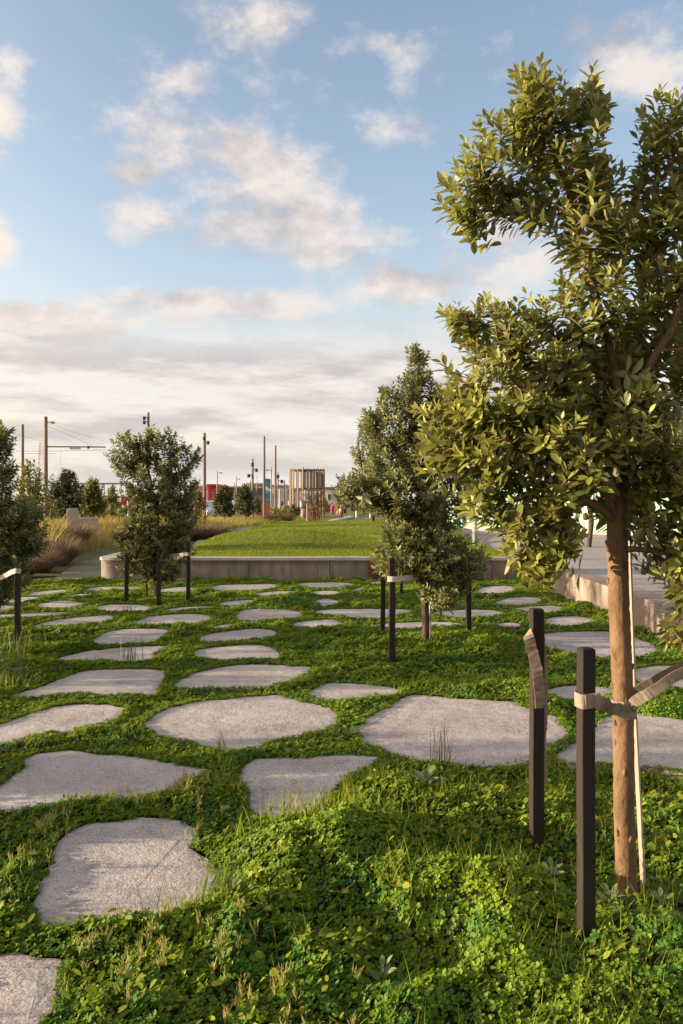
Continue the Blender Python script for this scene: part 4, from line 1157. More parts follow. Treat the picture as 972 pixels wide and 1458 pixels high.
# ------------------------------------------------------------------ bench, lawn, low wall, plaza
YB = 15.3
HB = .405
def bench():
    root = empty('concrete_bench', (-.6, YB, -.1), 'long low concrete bench wall with rounded left end, holding back the lawn', 'bench')
    xl, xr = -4.66, 3.455
    w = .46
    # plan outline with a rounded left corner
    def outline(ins, wid):
        pts = []
        r = .34-ins
        cxx, cyy = xl+.34, YB+.34
        for k in range(11):
            a = math.radians(270-90*k/10)
            pts.append((cxx+r*math.cos(a), cyy+r*math.sin(a)))
        pts.append((xl+ins, YB+1.9)); pts.append((xl+ins+wid, YB+1.9))
        for k in range(11):
            a = math.radians(180+90*k/10)
            pts.append((xl+ins+wid+.1+.1*math.cos(a), YB+ins+wid+.1+.1*math.sin(a)))
        pts += [(xr, YB+ins+wid), (xr, YB+ins)]
        return pts[::-1]
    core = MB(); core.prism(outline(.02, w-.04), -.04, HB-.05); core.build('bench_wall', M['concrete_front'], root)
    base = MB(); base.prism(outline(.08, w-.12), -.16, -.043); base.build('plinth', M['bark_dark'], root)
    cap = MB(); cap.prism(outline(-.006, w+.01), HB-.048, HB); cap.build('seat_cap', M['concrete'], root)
    for px in (353, 469, 700, 610):
        j = MB(); x = (px-CX)/F*YB; j.box((x, YB+.0185, .16), (.012, .005, .39)); j.build('panel_joint', M['dark_metal'], root)
    s = MB()
    x0, x1 = (523-CX)/F*YB, (575-CX)/F*YB
    for k in range(6): s.box(((x0+x1)/2, YB+.0, .05+.055*k), (x1-x0, .03, .043), bev=.004)
    s.build('timber_slats', M['slats'], root)
bench()


def lawn_h(x, y):
    x = np.asarray(x, float); y = np.asarray(y, float)
    z = .37+.20*sstep(16.0, 27, y)
    z = z+bump(x, y, -1.5, 21.0, 1.8, 2.2, .30)+bump(x, y, 2.6, 24.5, .9, 1.4, .12)+bump(x, y, 1.6, 22.5, 1.2, 2.2, .12)+bump(x, y, 1.4, 30., 3.0, 4.0, .14)+bump(x, y, 3., 26.3, 1.2, 1.2, .1)-bump(x, y, .9, 22.8, 1.6, 1.4, .16)-bump(x, y, 1.6, 27.6, 1.6, .9, .10)
    z = z*(1-sstep(34, 38, y))-.06*sstep(34, 38, y)
    lx = -4.2+.045*(y-16)
    z = np.where(y > 17.3, z*sstep(lx-.55, lx+.9, x)-.06*(1-sstep(lx-.55, lx+.9, x)), z)
    z = z*1.0+.012*(fbm(x*2, y*2, 71)-.5)
    return z


def lawn():
    xs = np.arange(-4.7, 3.50, .12); ys = np.arange(YB+.44, 38.2, .16)
    X, Y = np.meshgrid(xs, ys); Z = lawn_h(X, Y)
    n, m = X.shape; idx = np.arange(n*m).reshape(n, m)
    q = np.stack([idx[:-1, :-1], idx[:-1, 1:], idx[1:, 1:], idx[1:, :-1]], -1).reshape(-1, 4)
    mt = mat_rough('lawn_turf', (.095,.125,.012), (.15,.165,.020), .8, (.20,.17,.05), .95, .8, 50, .03)
    o = build('lawn', np.stack([X, Y, Z], -1), [q], mt, smooth=True); tag(o, kind='structure')
    k = 120000
    x = rng.uniform(-4.6, 3.42, k); y = YB+.5+(36-YB)*rng.uniform(size=k)**1.5
    z = lawn_h(x, y); ok = z > .02; x, y, z = x[ok], y[ok], z[ok]
    V, FS, T = blades('l', x, y, z-.01, rng.uniform(.035, .075, len(x)), np.full(len(x), .011), M['lawn_blade'], .7, (.1, 0), nseg=2, tint=.9*(fbm(x*.8, y*.8, 72)-.4)+rng.uniform(-.1, .35, len(x)))
    o = build('lawn_grass', V, FS, M['lawn_blade'], attrs={'tint': T}); tag(o, 'mown green grass on the mounded lawn behind the bench', 'grass', kind='stuff')
lawn()

def low_wall():
    pts = [(3.46, 15.75), (3.41, 12.0), (3.38, 9.0), (3.34, 6.4), (3.3, 3.4), (3.28, 1.0)]
    L = smooth_line = pts
    inner = [(x, y) for x, y in L]; outer = [(x+.3, y) for x, y in L[::-1]]
    m = MB(); m.prism((inner+outer)[::-1], -.2, .40)
    o = m.build('low_wall', M['wall_conc'], origin=(3.5, 9, 0)); tag(o, 'low concrete retaining wall edging the paved plaza on the right', 'wall')
    poly = [(x+.3, y) for x, y in L[::-1]]+[(60, 15.75)]
    m = MB(); m.prism([(3.58, 1.0), (60, 1.0), (60, 15.75)]+[(x+.302, y) for x, y in L], -.1, .392)
    m.prism([(3.48, 15.752), (60, 15.752), (60, 40), (3.48, 40)], -.1, .392)
    o = m.build('plaza_pavement', M['plaza']); tag(o, kind='structure')
low_wall()

# mint fence panels beyond the plaza
def fence():
    a = np.array((3.9, 31.)); b = np.array((13.5, 20.)); L = np.linalg.norm(b-a); u = (b-a)/L; rz = math.atan2(u[1], u[0])
    root = empty('panel_fence', (a[0], a[1], .39), 'pale mint green panel fence with posts, seen through the near tree', 'fence')
    mt = mat_rough('mint_panel', (.17,.32,.23), (.23,.39,.30), 1.4, (.33,.45,.37), .5, .05, 30)
    n = 7
    for k in range(n):
        c = a+u*L*(k+.5)/n
        m = MB(); m.box((c[0], c[1], 1.22), (L/n-.12, .05, 1.62), rz, bev=.01); m.build('panel', mt, root)
    for k in range(n+1):
        c = a+u*L*k/n
        m = MB(); m.box((c[0], c[1], 1.25), (.09, .09, 1.75), rz, bev=.01); m.build('post', M['white_wall'], root)
    m = MB()
    c = a+u*L/2
    m.box((c[0], c[1]-.05, .45), (L, .12, .12), rz); m.build('kerb', M['concrete'], root)
fence()
b = P(676, 782, 19.0)
m = MB(); m.tube([(b[0], b[1], .38), (b[0], b[1], 1.05), (b[0], b[1], 1.10)], [.055, .055, .035], 12); o = m.build('bollard', M['grey_wall'], origin=(b[0], b[1], .39), smooth=True)
tag(o, 'pale grey bollard on the plaza right of the centre tree', 'bollard')

# ------------------------------------------------------------------ paths and roads behind
def sheet(name, pts, mat, z, level=0.0):
    w = [G(a, b, level)[:2] for a, b in pts]
    m = MB(); m.prism(w[::-1] if .5*sum(w[i][0]*w[(i+1) % len(w)][1]-w[(i+1) % len(w)][0]*w[i][1] for i in range(len(w))) < 0 else w, z-.12, z)
    o = m.build(name, mat); return tag(o, kind='structure')
sheet('gravel_path', [(-30, 846), (60, 838), (80, 820), (108, 802), (133, 789), (150, 781), (172, 780), (160, 800), (140, 824), (134, 833), (100, 846), (60, 850)], M['path'], -.012)
sheet('path', [(262, 790), (300, 768), (330, 757), (420, 749), (600, 748.2), (600, 744), (430, 743.6), (376, 746), (340, 750), (312, 757), (280, 770)], M['plaza'], .004)
sheet('road', [(452, 748), (501, 738.2), (640, 738.2), (680, 748)], M['asphalt'], .012)
ka = np.array(G(452, 748.0)[:2]); kb = np.array(G(500, 736.5)[:2]); kd = kb-ka; kl = np.linalg.norm(kd)
m = MB(); m.box((*(ka+kb)/2, .05), (kl, .35, .16), math.atan2(kd[1], kd[0]), bev=.02); o = m.build('kerb', M['white_wall']); tag(o, kind='structure')
b = G(318, 760, .1); m = MB(); m.box((b[0], b[1]+.0, .10), (.75, .5, .36), .2, bev=.02)
o = m.build('concrete_block', M['white_wall'], origin=(b[0], b[1], 0)); tag(o, 'pale concrete block at the path edge left of the lawn mound', 'block')
q1 = P(103, 748, 24)
m = MB(); m.box((q1[0], q1[1], .75), (.30, .30, 1.0), .2, bev=.02); o = m.build('concrete_post', M['concrete'], origin=(q1[0], q1[1], .3)); tag(o, 'squat concrete block standing in the golden grass at left', 'block')
q1 = P(121, 752, 25)
m = MB(); m.box((q1[0], q1[1], .58), (.75, .30, .75), .1, bev=.02); o = m.build('concrete_post', M['concrete'], origin=(q1[0], q1[1], .3)); tag(o, 'lower wide concrete block right of the squat one in the golden grass', 'block')

# ------------------------------------------------------------------ long grass
def bank_z(x, y):
    return np.where(y > 16.5, -.05+.45*sstep(-5.8, -8.5, x)*sstep(17, 21, y)*sstep(60, 30, y), -.05)
def longgrass():
    yb = [17.3, 19, 21, 25, 30, 36, 43, 48, 54, 60]; xb = [-6.9, -6.9, -6.95, -6.6, -5.9, -5.5, -5.5, -4.7, -2.9, -1.5]
    n = 15000
    y = 17.4+(58-17.4)*rng.uniform(size=n)**1.35
    xr = np.interp(y, yb, xb); xl = -.50*y-2
    x = xl+(xr-.05-xl)*rng.uniform(size=n)
    dn = fbm(x*.5, y*.5, 81)
    ok = rng.uniform(size=n) < sstep(.25, .5, dn)+.25
    x, y = x[ok], y[ok]; n = len(x)
    gold = sstep(.42, .62, fbm(x*.35+9, y*.25, 83))
    per = 9
    X = np.repeat(x, per)+rng.normal(size=n*per)*.10; Y = np.repeat(y, per)+rng.normal(size=n*per)*.10
    big = np.repeat(.55+.45*fbm(x*.6, y*.6, 84), per)
    Z = bank_z(X, Y)
    h = rng.uniform(.45, 1.0, n*per)*big*np.where(Y < 30, .88, .75)
    tn = np.repeat(gold, per)*.55+rng.uniform(-.2, .35, n*per)
    is_g = rng.uniform(size=n*per) < np.repeat(.50*(1-gold)+.16, per)
    for nm, msk, mt, lb in (('long_grass', ~is_g, M['straw'], 'golden dry long grass on the bank beyond the path'), ('green_grass', is_g, M['grass'], 'green long grass mixed through the golden bank')):
        V, FS, T = blades('b', X[msk], Y[msk], Z[msk], h[msk], np.where(Y[msk] < 28, .013, .022), mt, .75, (.22, 0), curl=.9, nseg=3, tint=tn[msk])
        o = build(nm, V, FS, mt, attrs={'tint': T}); tag(o, lb, 'grass', kind='stuff')
longgrass()

TU = 'arching brown sedge tussocks beside the path'
def tussock(label, x, y, n, r, h, mat, group=TU, lean=1.0, w=.010, curl=1.0):
    a = rng.uniform(0, 2*math.pi, n); rr = r*.35*np.sqrt(rng.uniform(size=n))
    X = x+np.cos(a)*rr; Y = y+np.sin(a)*rr
    dx = np.cos(a)*lean*rng.uniform(.3, 1.1, n); dy = np.sin(a)*lean*rng.uniform(.3, 1.1, n)
    rows = []; hh = h*rng.uniform(.6, 1.05, n); sa = rng.uniform(0, 6.28, n); sx, sy = np.cos(sa), np.sin(sa)
    for k in range(5):
        t = k/4
        cx = X+dx*r*t; cy = Y+dy*r*t; cz = hh*(1.75*t-1.15*t*t*np.hypot(dx, dy))
        ww = w*.5*(1-t**2*.97)
        rows.append(np.stack([np.stack([cx-sx*ww, cy-sy*ww, cz], 1), np.stack([cx+sx*ww, cy+sy*ww, cz], 1)], 1))
    V = np.concatenate(rows, 1); V[..., 2] += float(bank_z(np.array(x), np.array(y))); V[..., 2] = np.maximum(V[..., 2], -.04)
    Q = np.array([[2*k, 2*k+1, 2*k+3, 2*k+2] for k in range(4)])
    FS = [(Q[None]+(np.arange(n)*10)[:, None, None]).reshape(-1, 4)]
    o = build('sedge_tussock', V.reshape(-1, 3), FS, mat, attrs={'tint': np.repeat(rng.uniform(-.1, .6, n), 10)}, origin=(x, y, -.05))
    return tag(o, label, 'tussock', group)
for (px, py, r, h, lb) in ((92, 806, .75, .62, 'largest brown sedge tussock arching over the path edge'), (66, 815, .6, .5, 'brown sedge tussock partly behind the left edge tree'),
        (112, 792, .65, .60, 'brown sedge tussock nearest the far bend of the path'), (40, 822, .6, .5, 'low brown sedge tussock under the left edge tree crown')):
    c = G(px, py); tussock(lb, c[0]-.35, c[1]+.5, 1500, r, h, M['brown_sedge'])
for (px, py, d, r, h, lb) in ((306, 770, 33.5, .9, .55, 'grey-brown sedge tussock at the lawn left edge by the path'), (285, 775, 31, .9, .6, 'grey-brown sedge tussock right of the left staked tree crown'), (398, 748, 53, 1.3, .7, 'dark rounded sedge tussock at the far path bend')):
    c = P(px, py, d); tussock(lb, c[0], d, 1200, r, h, M['brown_sedge'], w=.018)

FL = 'spiky sword-leaved plants in the long grass'
tuft('spiky_plant', 'golden backlit spiky plant leaning right at the left edge tree', 'spiky plant', 0, 0, 46, .07, 1.5, M['flax'], .045, .45, .5, FL, (.55, 0), base=(P(66, 780, 19.5)[0], 19.5, .0), zoff=.05)
tuft('spiky_plant', 'dark spiky fan plant right of the left staked tree', 'spiky plant', 0, 0, 40, .07, 1.55, M['flax'], .06, .7, .5, FL, base=(P(286, 760, 38)[0], 38, .0), zoff=.0)
tuft('spiky_plant', 'yellow spiky plant near the foot of the far poles', 'spiky plant', 0, 0, 40, .07, 1.5, M['flax'], .08, .7, .5, FL, base=(P(398, 740, 62)[0], 62, .0), zoff=.0)
tuft('spiky_plant', 'pale golden spiky plant above the pink-clothed person', 'spiky plant', 0, 0, 34, .07, 2.4, M['flax'], .09, .6, .5, FL, base=(P(481, 730, 84)[0], 84, .0), zoff=.0)


# ------------------------------------------------------------------ poles, masts, lines
PG = 'tall timber and steel poles along the far road'
def pole(label, px, top, d, wpx, mat=None, floods=(), lamp=None, zb=0., taper=.85, name='light_pole', cat='pole'):
    x = (px-CX)/F*d; zt = H-(top-HY)/F*d; r = wpx/F*d/2
    root = empty(name, (x, d, zb), label, cat, PG)
    m = MB(); m.tube([(x, d, zb-.1), (x, d, zb+.3*(zt-zb)), (x, d, zt-.05), (x, d, zt)], [r*1.1, r*1.05, r*taper, r*taper*.7], 12); m.build('shaft', mat or M['post_timber'], root, smooth=False)
    for (dy, sx) in floods:
        z = H-(top+dy-HY)/F*d
        m = MB(); s = d/55.
        m.tube([(x, d-.02, z+.05*s), (x+sx*.2*s, d-.05, z)], .03*s, 6)
        hd = MB(); hd.box((x+sx*.26*s, d-.1, z-.03*s), (.19*s, .20*s, .24*s), .3, bev=.03*s)
        b_ = m.build('floodlight_bracket', M['dark_metal'], root); hd.build('floodlight', M['dark_metal'], root)
    if lamp:
        dy, lx = lamp
        z = H-(top+dy-HY)/F*d; L = lx/F*d
        m = MB(); m.tube([(x, d, z-.05), (x+L*.5, d, z), (x+L, d, z)], max(.03, abs(L)*.03), 6); m.build('lamp_arm', M['steel'], root)
        hd = MB(); hd.box((x+L*.82, d, z-.03), (abs(L)*.4, .28, .12), 0, bev=.03); hd.build('lamp_head', M['steel'], root)
    return root


pole('plain timber pole nearest the left edge of the skyline', 32, 604, 60, 4.4)
pole('thick timber pole with a street lamp arm near its top, far left', 65, 593, 52, 5.6, lamp=(8, 12))
pole('pole with floodlights rising behind the left staked tree', 211, 587, 60, 4, floods=((8, -1), (14, -1)))
pole('floodlight pole just right of the left staked tree', 291, 616, 48, 4.6, floods=((8, 0), (14, 1)))
pole('slim floodlight pole in front of the dark pointed tree', 359.5, 653, 58, 3.2, floods=((8, 0), (16, 1), (24, -1)))
pole('tallest plain timber pole beside the blue panel', 376, 621, 57, 3.4)
pole('dark timber pole right of the blue panel', 392, 634, 60, 3.2)
pole('thin street lamp above the red building', 309, 670, 85, 1.7, M['steel'], lamp=(3, 7))
pole('thin street lamp left of the dark pointed tree', 336.5, 679, 95, 1.5, M['steel'], lamp=(3, 5))
pole('short thin timber pole left of the yellow sign', 334, 687, 80, 1.5)
pole('thin street lamp pointing left, right of the blue panel', 386, 665, 80, 1.8, M['steel'], lamp=(4, -7))
pole('thin pole with small floodlights right of the dark timber pole', 395.5, 672, 75, 2.0, floods=((6, 0), (13, 1)))
pole('thin bare pole left of the timber tower', 404.5, 684, 75, 1.8)
pole('short pale pole by the white building', 397.5, 696, 74, 1.6, M['white'])
pole('short timber pole touching the slim floodlight pole', 356.5, 684, 80, 1.6)
pole('very thin mast above the grey building', 365.5, 676, 120, .9, M['steel'])
pole('short white post left of the timber tower foot', 410.5, 713, 70, 1.6, M['white'], name='marker_post')
pole('white post below the overhead line left of the left staked tree', 156, 710, 60, 1.8, M['white'], name='marker_post')
pole('pale post left of the red van', 182, 712, 55, 2.4, M['white_wall'], name='marker_post')
BO = 'white bollards'
for px, lb in ((507, 'left one of the two white bollards by the far road'), (527, 'right one of the two white bollards by the far road')):
    b = G(px, 737.5); m = MB(); m.tube([(b[0], b[1], 0), (b[0], b[1], .55), (b[0], b[1], .6)], [.06, .06, .04], 10)
    o = m.build('bollard', M['white'], origin=(b[0], b[1], 0)); tag(o, lb, 'bollard', BO)

# lattice mast
def lattice():
    d = 220; x = (58-CX)/F*d; zt = H-(630-HY)/F*d
    root = empty('lattice_mast', (x, d, 0), 'faint pale lattice tower between the two left poles', 'mast')
    m = MB(); w0, w1 = .95, .35
    for sx, sy in ((-1,-1),(1,-1),(1,1),(-1,1)): m.tube([(x+sx*w0, d+sy*w0, 0), (x+sx*w1, d+sy*w1, zt)], .07, 5)
    m.build('corner_legs', M['white_wall'], root)
    m = MB()
    for k in range(12):
        z0, z1 = zt*k/12, zt*(k+1)/12; a = w0+(w1-w0)*k/12; b = w0+(w1-w0)*(k+1)/12
        m.tube([(x-a, d-a, z0), (x+b, d-b, z1)], .045, 4); m.tube([(x+a, d-a, z0), (x-b, d-b, z1)], .045, 4); m.tube([(x-b, d-b, z1), (x+b, d-b, z1)], .045, 4); m.tube([(x-a, d+a, z0), (x-b, d-b, z1)], .04, 4)
    m.build('bracing', M['white_wall'], root)
lattice()

# tram overhead line
OL = 'overhead tram line pieces at left'
def wire(name, label, pts, d, r, cat='overhead wire'):
    w = [P(a, b, d) for a, b in pts]; m = MB(); m.tube(w, r*.42, 5); o = m.build(name, M['steel'], origin=w[0]); tag(o, label, cat, OL)
d = 52.0
root = empty('overhead_boom', P(67, 636, d), 'straight horizontal boom reaching right from the thick timber pole', 'overhead boom', OL)
m = MB(); m.tube([P(66, 636, d), P(150, 636.5, d)], .04, 8); m.build('boom', M['dark_metal'], root)
m = MB()
for k in range(7): m.tube([P(100+k*2.2, 636.5, d), P(100+k*2.2, 639.2, d)], .025, 4)
m.tube([P(99, 639.2, d), P(115, 639.2, d)], .025, 5); m.build('hanger', M['dark_metal'], root)
m = MB(); m.tube([P(125.5, 635, d), P(125.5, 638.8, d)], .09, 6); m.build('insulator', M['dark_metal'], root)
wire('overhead_wire', 'lower straight contact wire crossing behind the two left poles', [(22, 642.3), (85, 642.2), (150, 640.5)], 60, .03)
wire('overhead_wire', 'sloping stay wire from the lamp-armed pole down to the boom', [(68, 607), (100, 620), (131, 635)], 52, .02)
wire('overhead_wire', 'long wire sloping right from the lamp-armed pole towards the staked tree', [(68, 603), (110, 617), (150, 628)], 56, .02)
wire('overhead_wire', 'wire sloping between the two left poles', [(8, 615), (40, 623), (64, 629)], 56, .02)
wire('overhead_wire', 'short wire on the left pole at contact height', [(36, 645.5), (66, 645.8), (80, 646)], 60, .03)
wire('overhead_wire', 'thin hanging drop wire ending among the tree tops', [(86, 643), (86, 652), (85.5, 672)], 60, .018)
root = empty('overhead_gantry', P(110, 690, 75), 'low horizontal gantry rail above the pale airy tree', 'gantry', OL)
m = MB(); m.tube([P(105, 688.6, 75), P(185, 688.6, 75)], .09, 6); m.build('rail', M['steel'], root)
for px in (148, 160, 172): 
    m = MB(); m.tube([P(px, 688.6, 75), P(px, 734, 75)], .05, 6); m.build('post', M['steel'], root)

# ------------------------------------------------------------------ buildings
def building(label, px0, px1, top, d, depth, wall, roofm, wins=(), roof_over=.3, name='building', bands=(), ang=0.0):
    x0, x1 = (px0-CX)/F*d, (px1-CX)/F*d; zt = H-(top-HY)/F*d
    c = ((x0+x1)/2, d+depth/2, 0); root = empty(name, (c[0], d, 0), label, 'building', 'low buildings across the far road')
    m = MB(); m.box((c[0], c[1], zt/2-.1), (x1-x0, depth, zt+.2)); m.build('wall', wall, root)
    m = MB(); m.box((c[0], c[1]-roof_over*.5, zt+.13), (x1-x0+roof_over, depth+roof_over*2, .26), bev=.03); m.build('roof', roofm, root)
    for (a, b, t, bt, mt) in wins:
        xa, xb = (a-CX)/F*d, (b-CX)/F*d; za, zb = H-(t-HY)/F*d, H-(bt-HY)/F*d
        m = MB(); m.box(((xa+xb)/2, d-.03, (za+zb)/2), (abs(xb-xa), .12, za-zb), bev=.01); f = m.build('window_frame', M['white_wall'], root)
        m = MB(); m.box(((xa+xb)/2, d-.10, (za+zb)/2), (abs(xb-xa)-.14, .03, za-zb-.14)); m.build('pane', mt or M['glass'], f)
    return root


building('white low building left of the red block', 262, 296, 693.5, 118, 12, M['white_wall'], M['roof'], ((270, 276, 700, 708, None), (283, 289, 700, 708, None)))
building('bright red block between the floodlight pole and thin lamp', 296.5, 309, 692, 112, 10, M['red'], M['red'], ())
building('long cream building with a thin flat roof behind the dark trees', 309.5, 352, 695, 124, 14, M['cream_wall'], M['roof'], ((314, 320, 700, 708, None), (326, 332, 700, 708, None), (338, 346, 700, 708, None)), roof_over=1.2)
building('grey building with a wide dark window left of the blue panel', 352.5, 378, 690, 128, 12, M['grey_wall'], M['roof'], ((364, 376, 694, 706, None),))
building('white sheet-clad building between the blue panel and the timber tower', 386.5, 406, 692.5, 120, 12, M['white_wall'], M['grey_wall'], ((389, 394, 697, 710, None), (400, 405, 713, 720, None)))
building('low pale building directly left of the timber tower', 406.5, 424, 698, 126, 12, M['white_wall'], M['white_wall'], ((408, 412, 712, 718, None),))
building('white building with a blue-grey roof strip right of the timber tower', 461, 500, 696, 116, 12, M['white_wall'], M['blue_roof'], ((475, 483, 700, 708, M['tower_timber']), (466, 471, 703, 712, None)))
building('low pale building behind the golden grass left of the left staked tree', 20, 150, 708, 150, 14, M['cream_wall'], M['roof'], ((60, 70, 714, 719, None), (120, 130, 714, 719, None)))

# blue patterned panel
def panel():
    d = 92.; x0, x1 = (377.2-CX)/F*d, (386.2-CX)/F*d; zt = H-(681.5-HY)/F*d; zb = H-(714-HY)/F*d
    root = empty('display_panel', ((x0+x1)/2, d, 0), 'tall blue panel with pale angular pattern beside the tallest pole', 'panel')
    m, n = newmat('blue_pattern')
    tc = n.n('ShaderNodeTexCoord').outputs['Object']
    vo = n.n('ShaderNodeTexVoronoi', i_Scale=2.6); n.l(tc, vo.inputs['Vector'])
    sp = n.n('ShaderNodeSeparateColor'); n.l(vo.outputs['Color'], sp.inputs[0])
    c = n.mix(n.ramp(sp.outputs[0], .1, .9), (.02,.11,.20), (.04,.24,.36)); c = n.mix(n.ramp(sp.outputs[1], .72, .8), c, (.45,.58,.64))
    p = n.n('ShaderNodeBsdfPrincipled', i_Roughness=.5); n.l(c, p.inputs['Base Color']); n.out(p.outputs[0])
    b = MB(); b.box(((x0+x1)/2, d, (zt+zb)/2), (x1-x0, .25, zt-zb), bev=.02); b.build('board', m, root)
    for x in (x0+.1, x1-.1):
        b = MB(); b.box((x, d+.2, zb/2), (.1, .1, zb+.6)); b.build('post', M['dark_metal'], root)
panel()

# orange-red folded shape
def orange():
    d = 72.; root = empty('orange_sculpture', P(371, 733, d), 'orange-red angular folded shape left of the tallest pole', 'sculpture')
    A = [P(362, 733, d), P(363, 721, d), P(367, 716, d), P(370, 724, d), P(372, 717, d), P(375.5, 714, d), P(376, 733, d)]
    fr = np.array(A); bk = fr+np.array([.5, 1.2, -.1]); n = len(A); k = np.arange(n); k2 = (k+1) % n
    build('folded_plate', np.concatenate([fr, bk]), [np.stack([k, k2, n+k2, n+k], 1), np.arange(n)[None, ::-1], (np.arange(n)+n)[None]], M['orange'], root)
    m = MB(); m.box((A[3][0], d+.6, .05), (1.2, 1.6, .14), bev=.02); m.build('plinth', M['concrete'], root)
orange()

# signs
def sign(label, px, py, d, w, h, mat, post_y, shape='diamond'):
    c = P(px, py, d); b = P(px, post_y, d)
    root = empty('road_sign', b, label, 'sign', 'small signs by the far road')
    m = MB(); m.tube([b, (c[0], c[1], c[2])], .05, 8); m.build('post', M['steel'], root)
    m = MB()
    if shape == 'diamond': V = [(0, -h/2), (w/2, 0), (0, h/2), (-w/2, 0)]
    else: V = [(-w/2, -h/2), (w/2, -h/2), (w/2, h/2), (-w/2, h/2)]
    fr = [(c[0]+a, d-.09, c[2]+e) for a, e in V]; bk = [(c[0]+a, d-.06, c[2]+e) for a, e in V]
    m.add(fr+bk, [np.array([[0,1,2,3],[7,6,5,4],[0,4,5,1],[1,5,6,2],[2,6,7,3],[3,7,4,0]])]); m.build('plate', mat, root)
sign('yellow diamond sign between the two dark trees', 338.5, 718, 75, .38, .38, M['yellow'], 731)
sign('white rectangular sign behind the pale airy tree', 169.5, 712, 62, .34, .30, M['white'], 726, 'rect')
sign('grey rectangular sign above the yellow diamond', 339.5, 710, 85, .34, .45, M['grey_wall'], 724, 'rect')

# timber tower
def tower():
    d = 75.; x = (437-CX)/F*d; R_ = 24.6/F*d; zt = H-(668-HY)/F*d; zm = H-(696-HY)/F*d; zl = .6
    root = empty('timber_tower', (x, d, 0), 'round open tower of tall timber posts with ring rails', 'tower')
    n = 20
    for k in range(n):
        a = 2*math.pi*(k+.3)/n+random.uniform(-.04, .04); rr = R_*random.uniform(.97, 1.02)
        m = MB(); m.tube([(x+rr*math.cos(a), d+rr*math.sin(a), -.1), (x+rr*math.cos(a), d+rr*math.sin(a), zt+random.uniform(-.03, .12))], .065, 8); m.build('post', M['tower_timber'], root)
    for z in (zt-.12, zm):
        V = []; N_ = 48
        for k in range(N_):
            a = 2*math.pi*k/N_
            for rr, zz in ((R_*.93, z-.06), (R_*.985, z-.06), (R_*.985, z+.06), (R_*.93, z+.06)): V.append((x+rr*math.cos(a), d+rr*math.sin(a), zz))
        Q = [[4*k+j, 4*((k+1) % N_)+j, 4*((k+1) % N_)+(j+1) % 4, 4*k+(j+1) % 4] for k in range(N_) for j in range(4)]
        build('ring_rail', V, [np.array(Q)], M['bark_dark'], root)
    # inner plank wall with gaps
    m = MB()
    for k in range(30):
        a = 2*math.pi*k/30; rr = R_*.86
        if 4 < k < 22: continue
        m.box((x+rr*math.cos(a), d+rr*math.sin(a), zm+.85*(zt-zm)*.5+.05), (.04, .24, .85*(zt-zm)), a)
    m.build('plank_wall', M['tower_timber'], root)
    m = MB(); m.box((x+.3, d, zm-.15), (R_*.9, R_*.9, .10), .4); m.build('floor_deck', M['tower_timber'], root)
tower()
root = empty('play_drum', P(431, 735, 66), 'tan drum with a grey rounded hood left of the brown sapling', 'play sculpture')
bx = P(432, 735, 66)
m = MB(); m.tube([(bx[0], 66, -.1), (bx[0], 66, .35), (bx[0], 66, .82)], [.20, .23, .25], 14); m.build('drum', M['tower_timber'], root, smooth=True)
m = MB(); m.tube([(bx[0]-.02, 66, .80), (bx[0]-.04, 66, 1.05), (bx[0]-.1, 66, 1.3), (bx[0]-.17, 66, 1.48), (bx[0]-.2, 66, 1.55)], [.26, .28, .24, .14, .03], 14); m.build('hood', M['steel'], root, smooth=True)

# brown sapling in a timber guard
d = 46.5
bsap = P(447, 749, d); xs_ = bsap[0]
sap = make_tree('sapling', 'brown feathery sapling standing in a timber slat guard', 'tree', (xs_, d, 0),
    [[(xs_, d, -.05), (xs_+.03, d, .5), (xs_, d, .95)], [(xs_, d, .95), (xs_-.2, d, 1.5), (xs_-.35, d, 1.9)], [(xs_, d, .95), (xs_+.2, d, 1.5), (xs_+.35, d, 1.8)], [(xs_, d, .9), (xs_+.35, d, 1.2), (xs_+.7, d, 1.35)]],
    [lob(435, 708, 10, 7, 50, d), lob(446, 704, 12, 8, 60, d), lob(456, 708, 11, 7, 50, d), lob(448, 718, 13, 9, 70, d), lob(460, 722, 10, 12, 60, d), lob(446, 730, 9, 8, 36, d), lob(441, 697, 4, 6, 10, d)],
    M['leaf_brown'], M['bark_dark'], leaf=.12, per=12, twig=.25, tpl=LEAF1, seed=90, r0=.04, wid=.6, branch_n=3, trunk_n=7, minr=.004)
root = empty('tree_guard', (xs_, d, 0), 'open timber slat guard round the brown sapling foot', 'tree guard')
for k in range(14):
    a = 2*math.pi*k/14
    m = MB(); m.box((xs_+.33*math.cos(a), d+.33*math.sin(a), .40), (.05, .03, .92+random.uniform(-.06, .06)), a+math.pi/2); m.build('slat', M['slats'] if k % 3 else M['bark_dark'], root)
m = MB(); m.tube([(xs_-.40, d-.1, -.05), (xs_-.40, d-.1, 1.30)], .03, 6); m.build('side_stake', M['cane'], root)

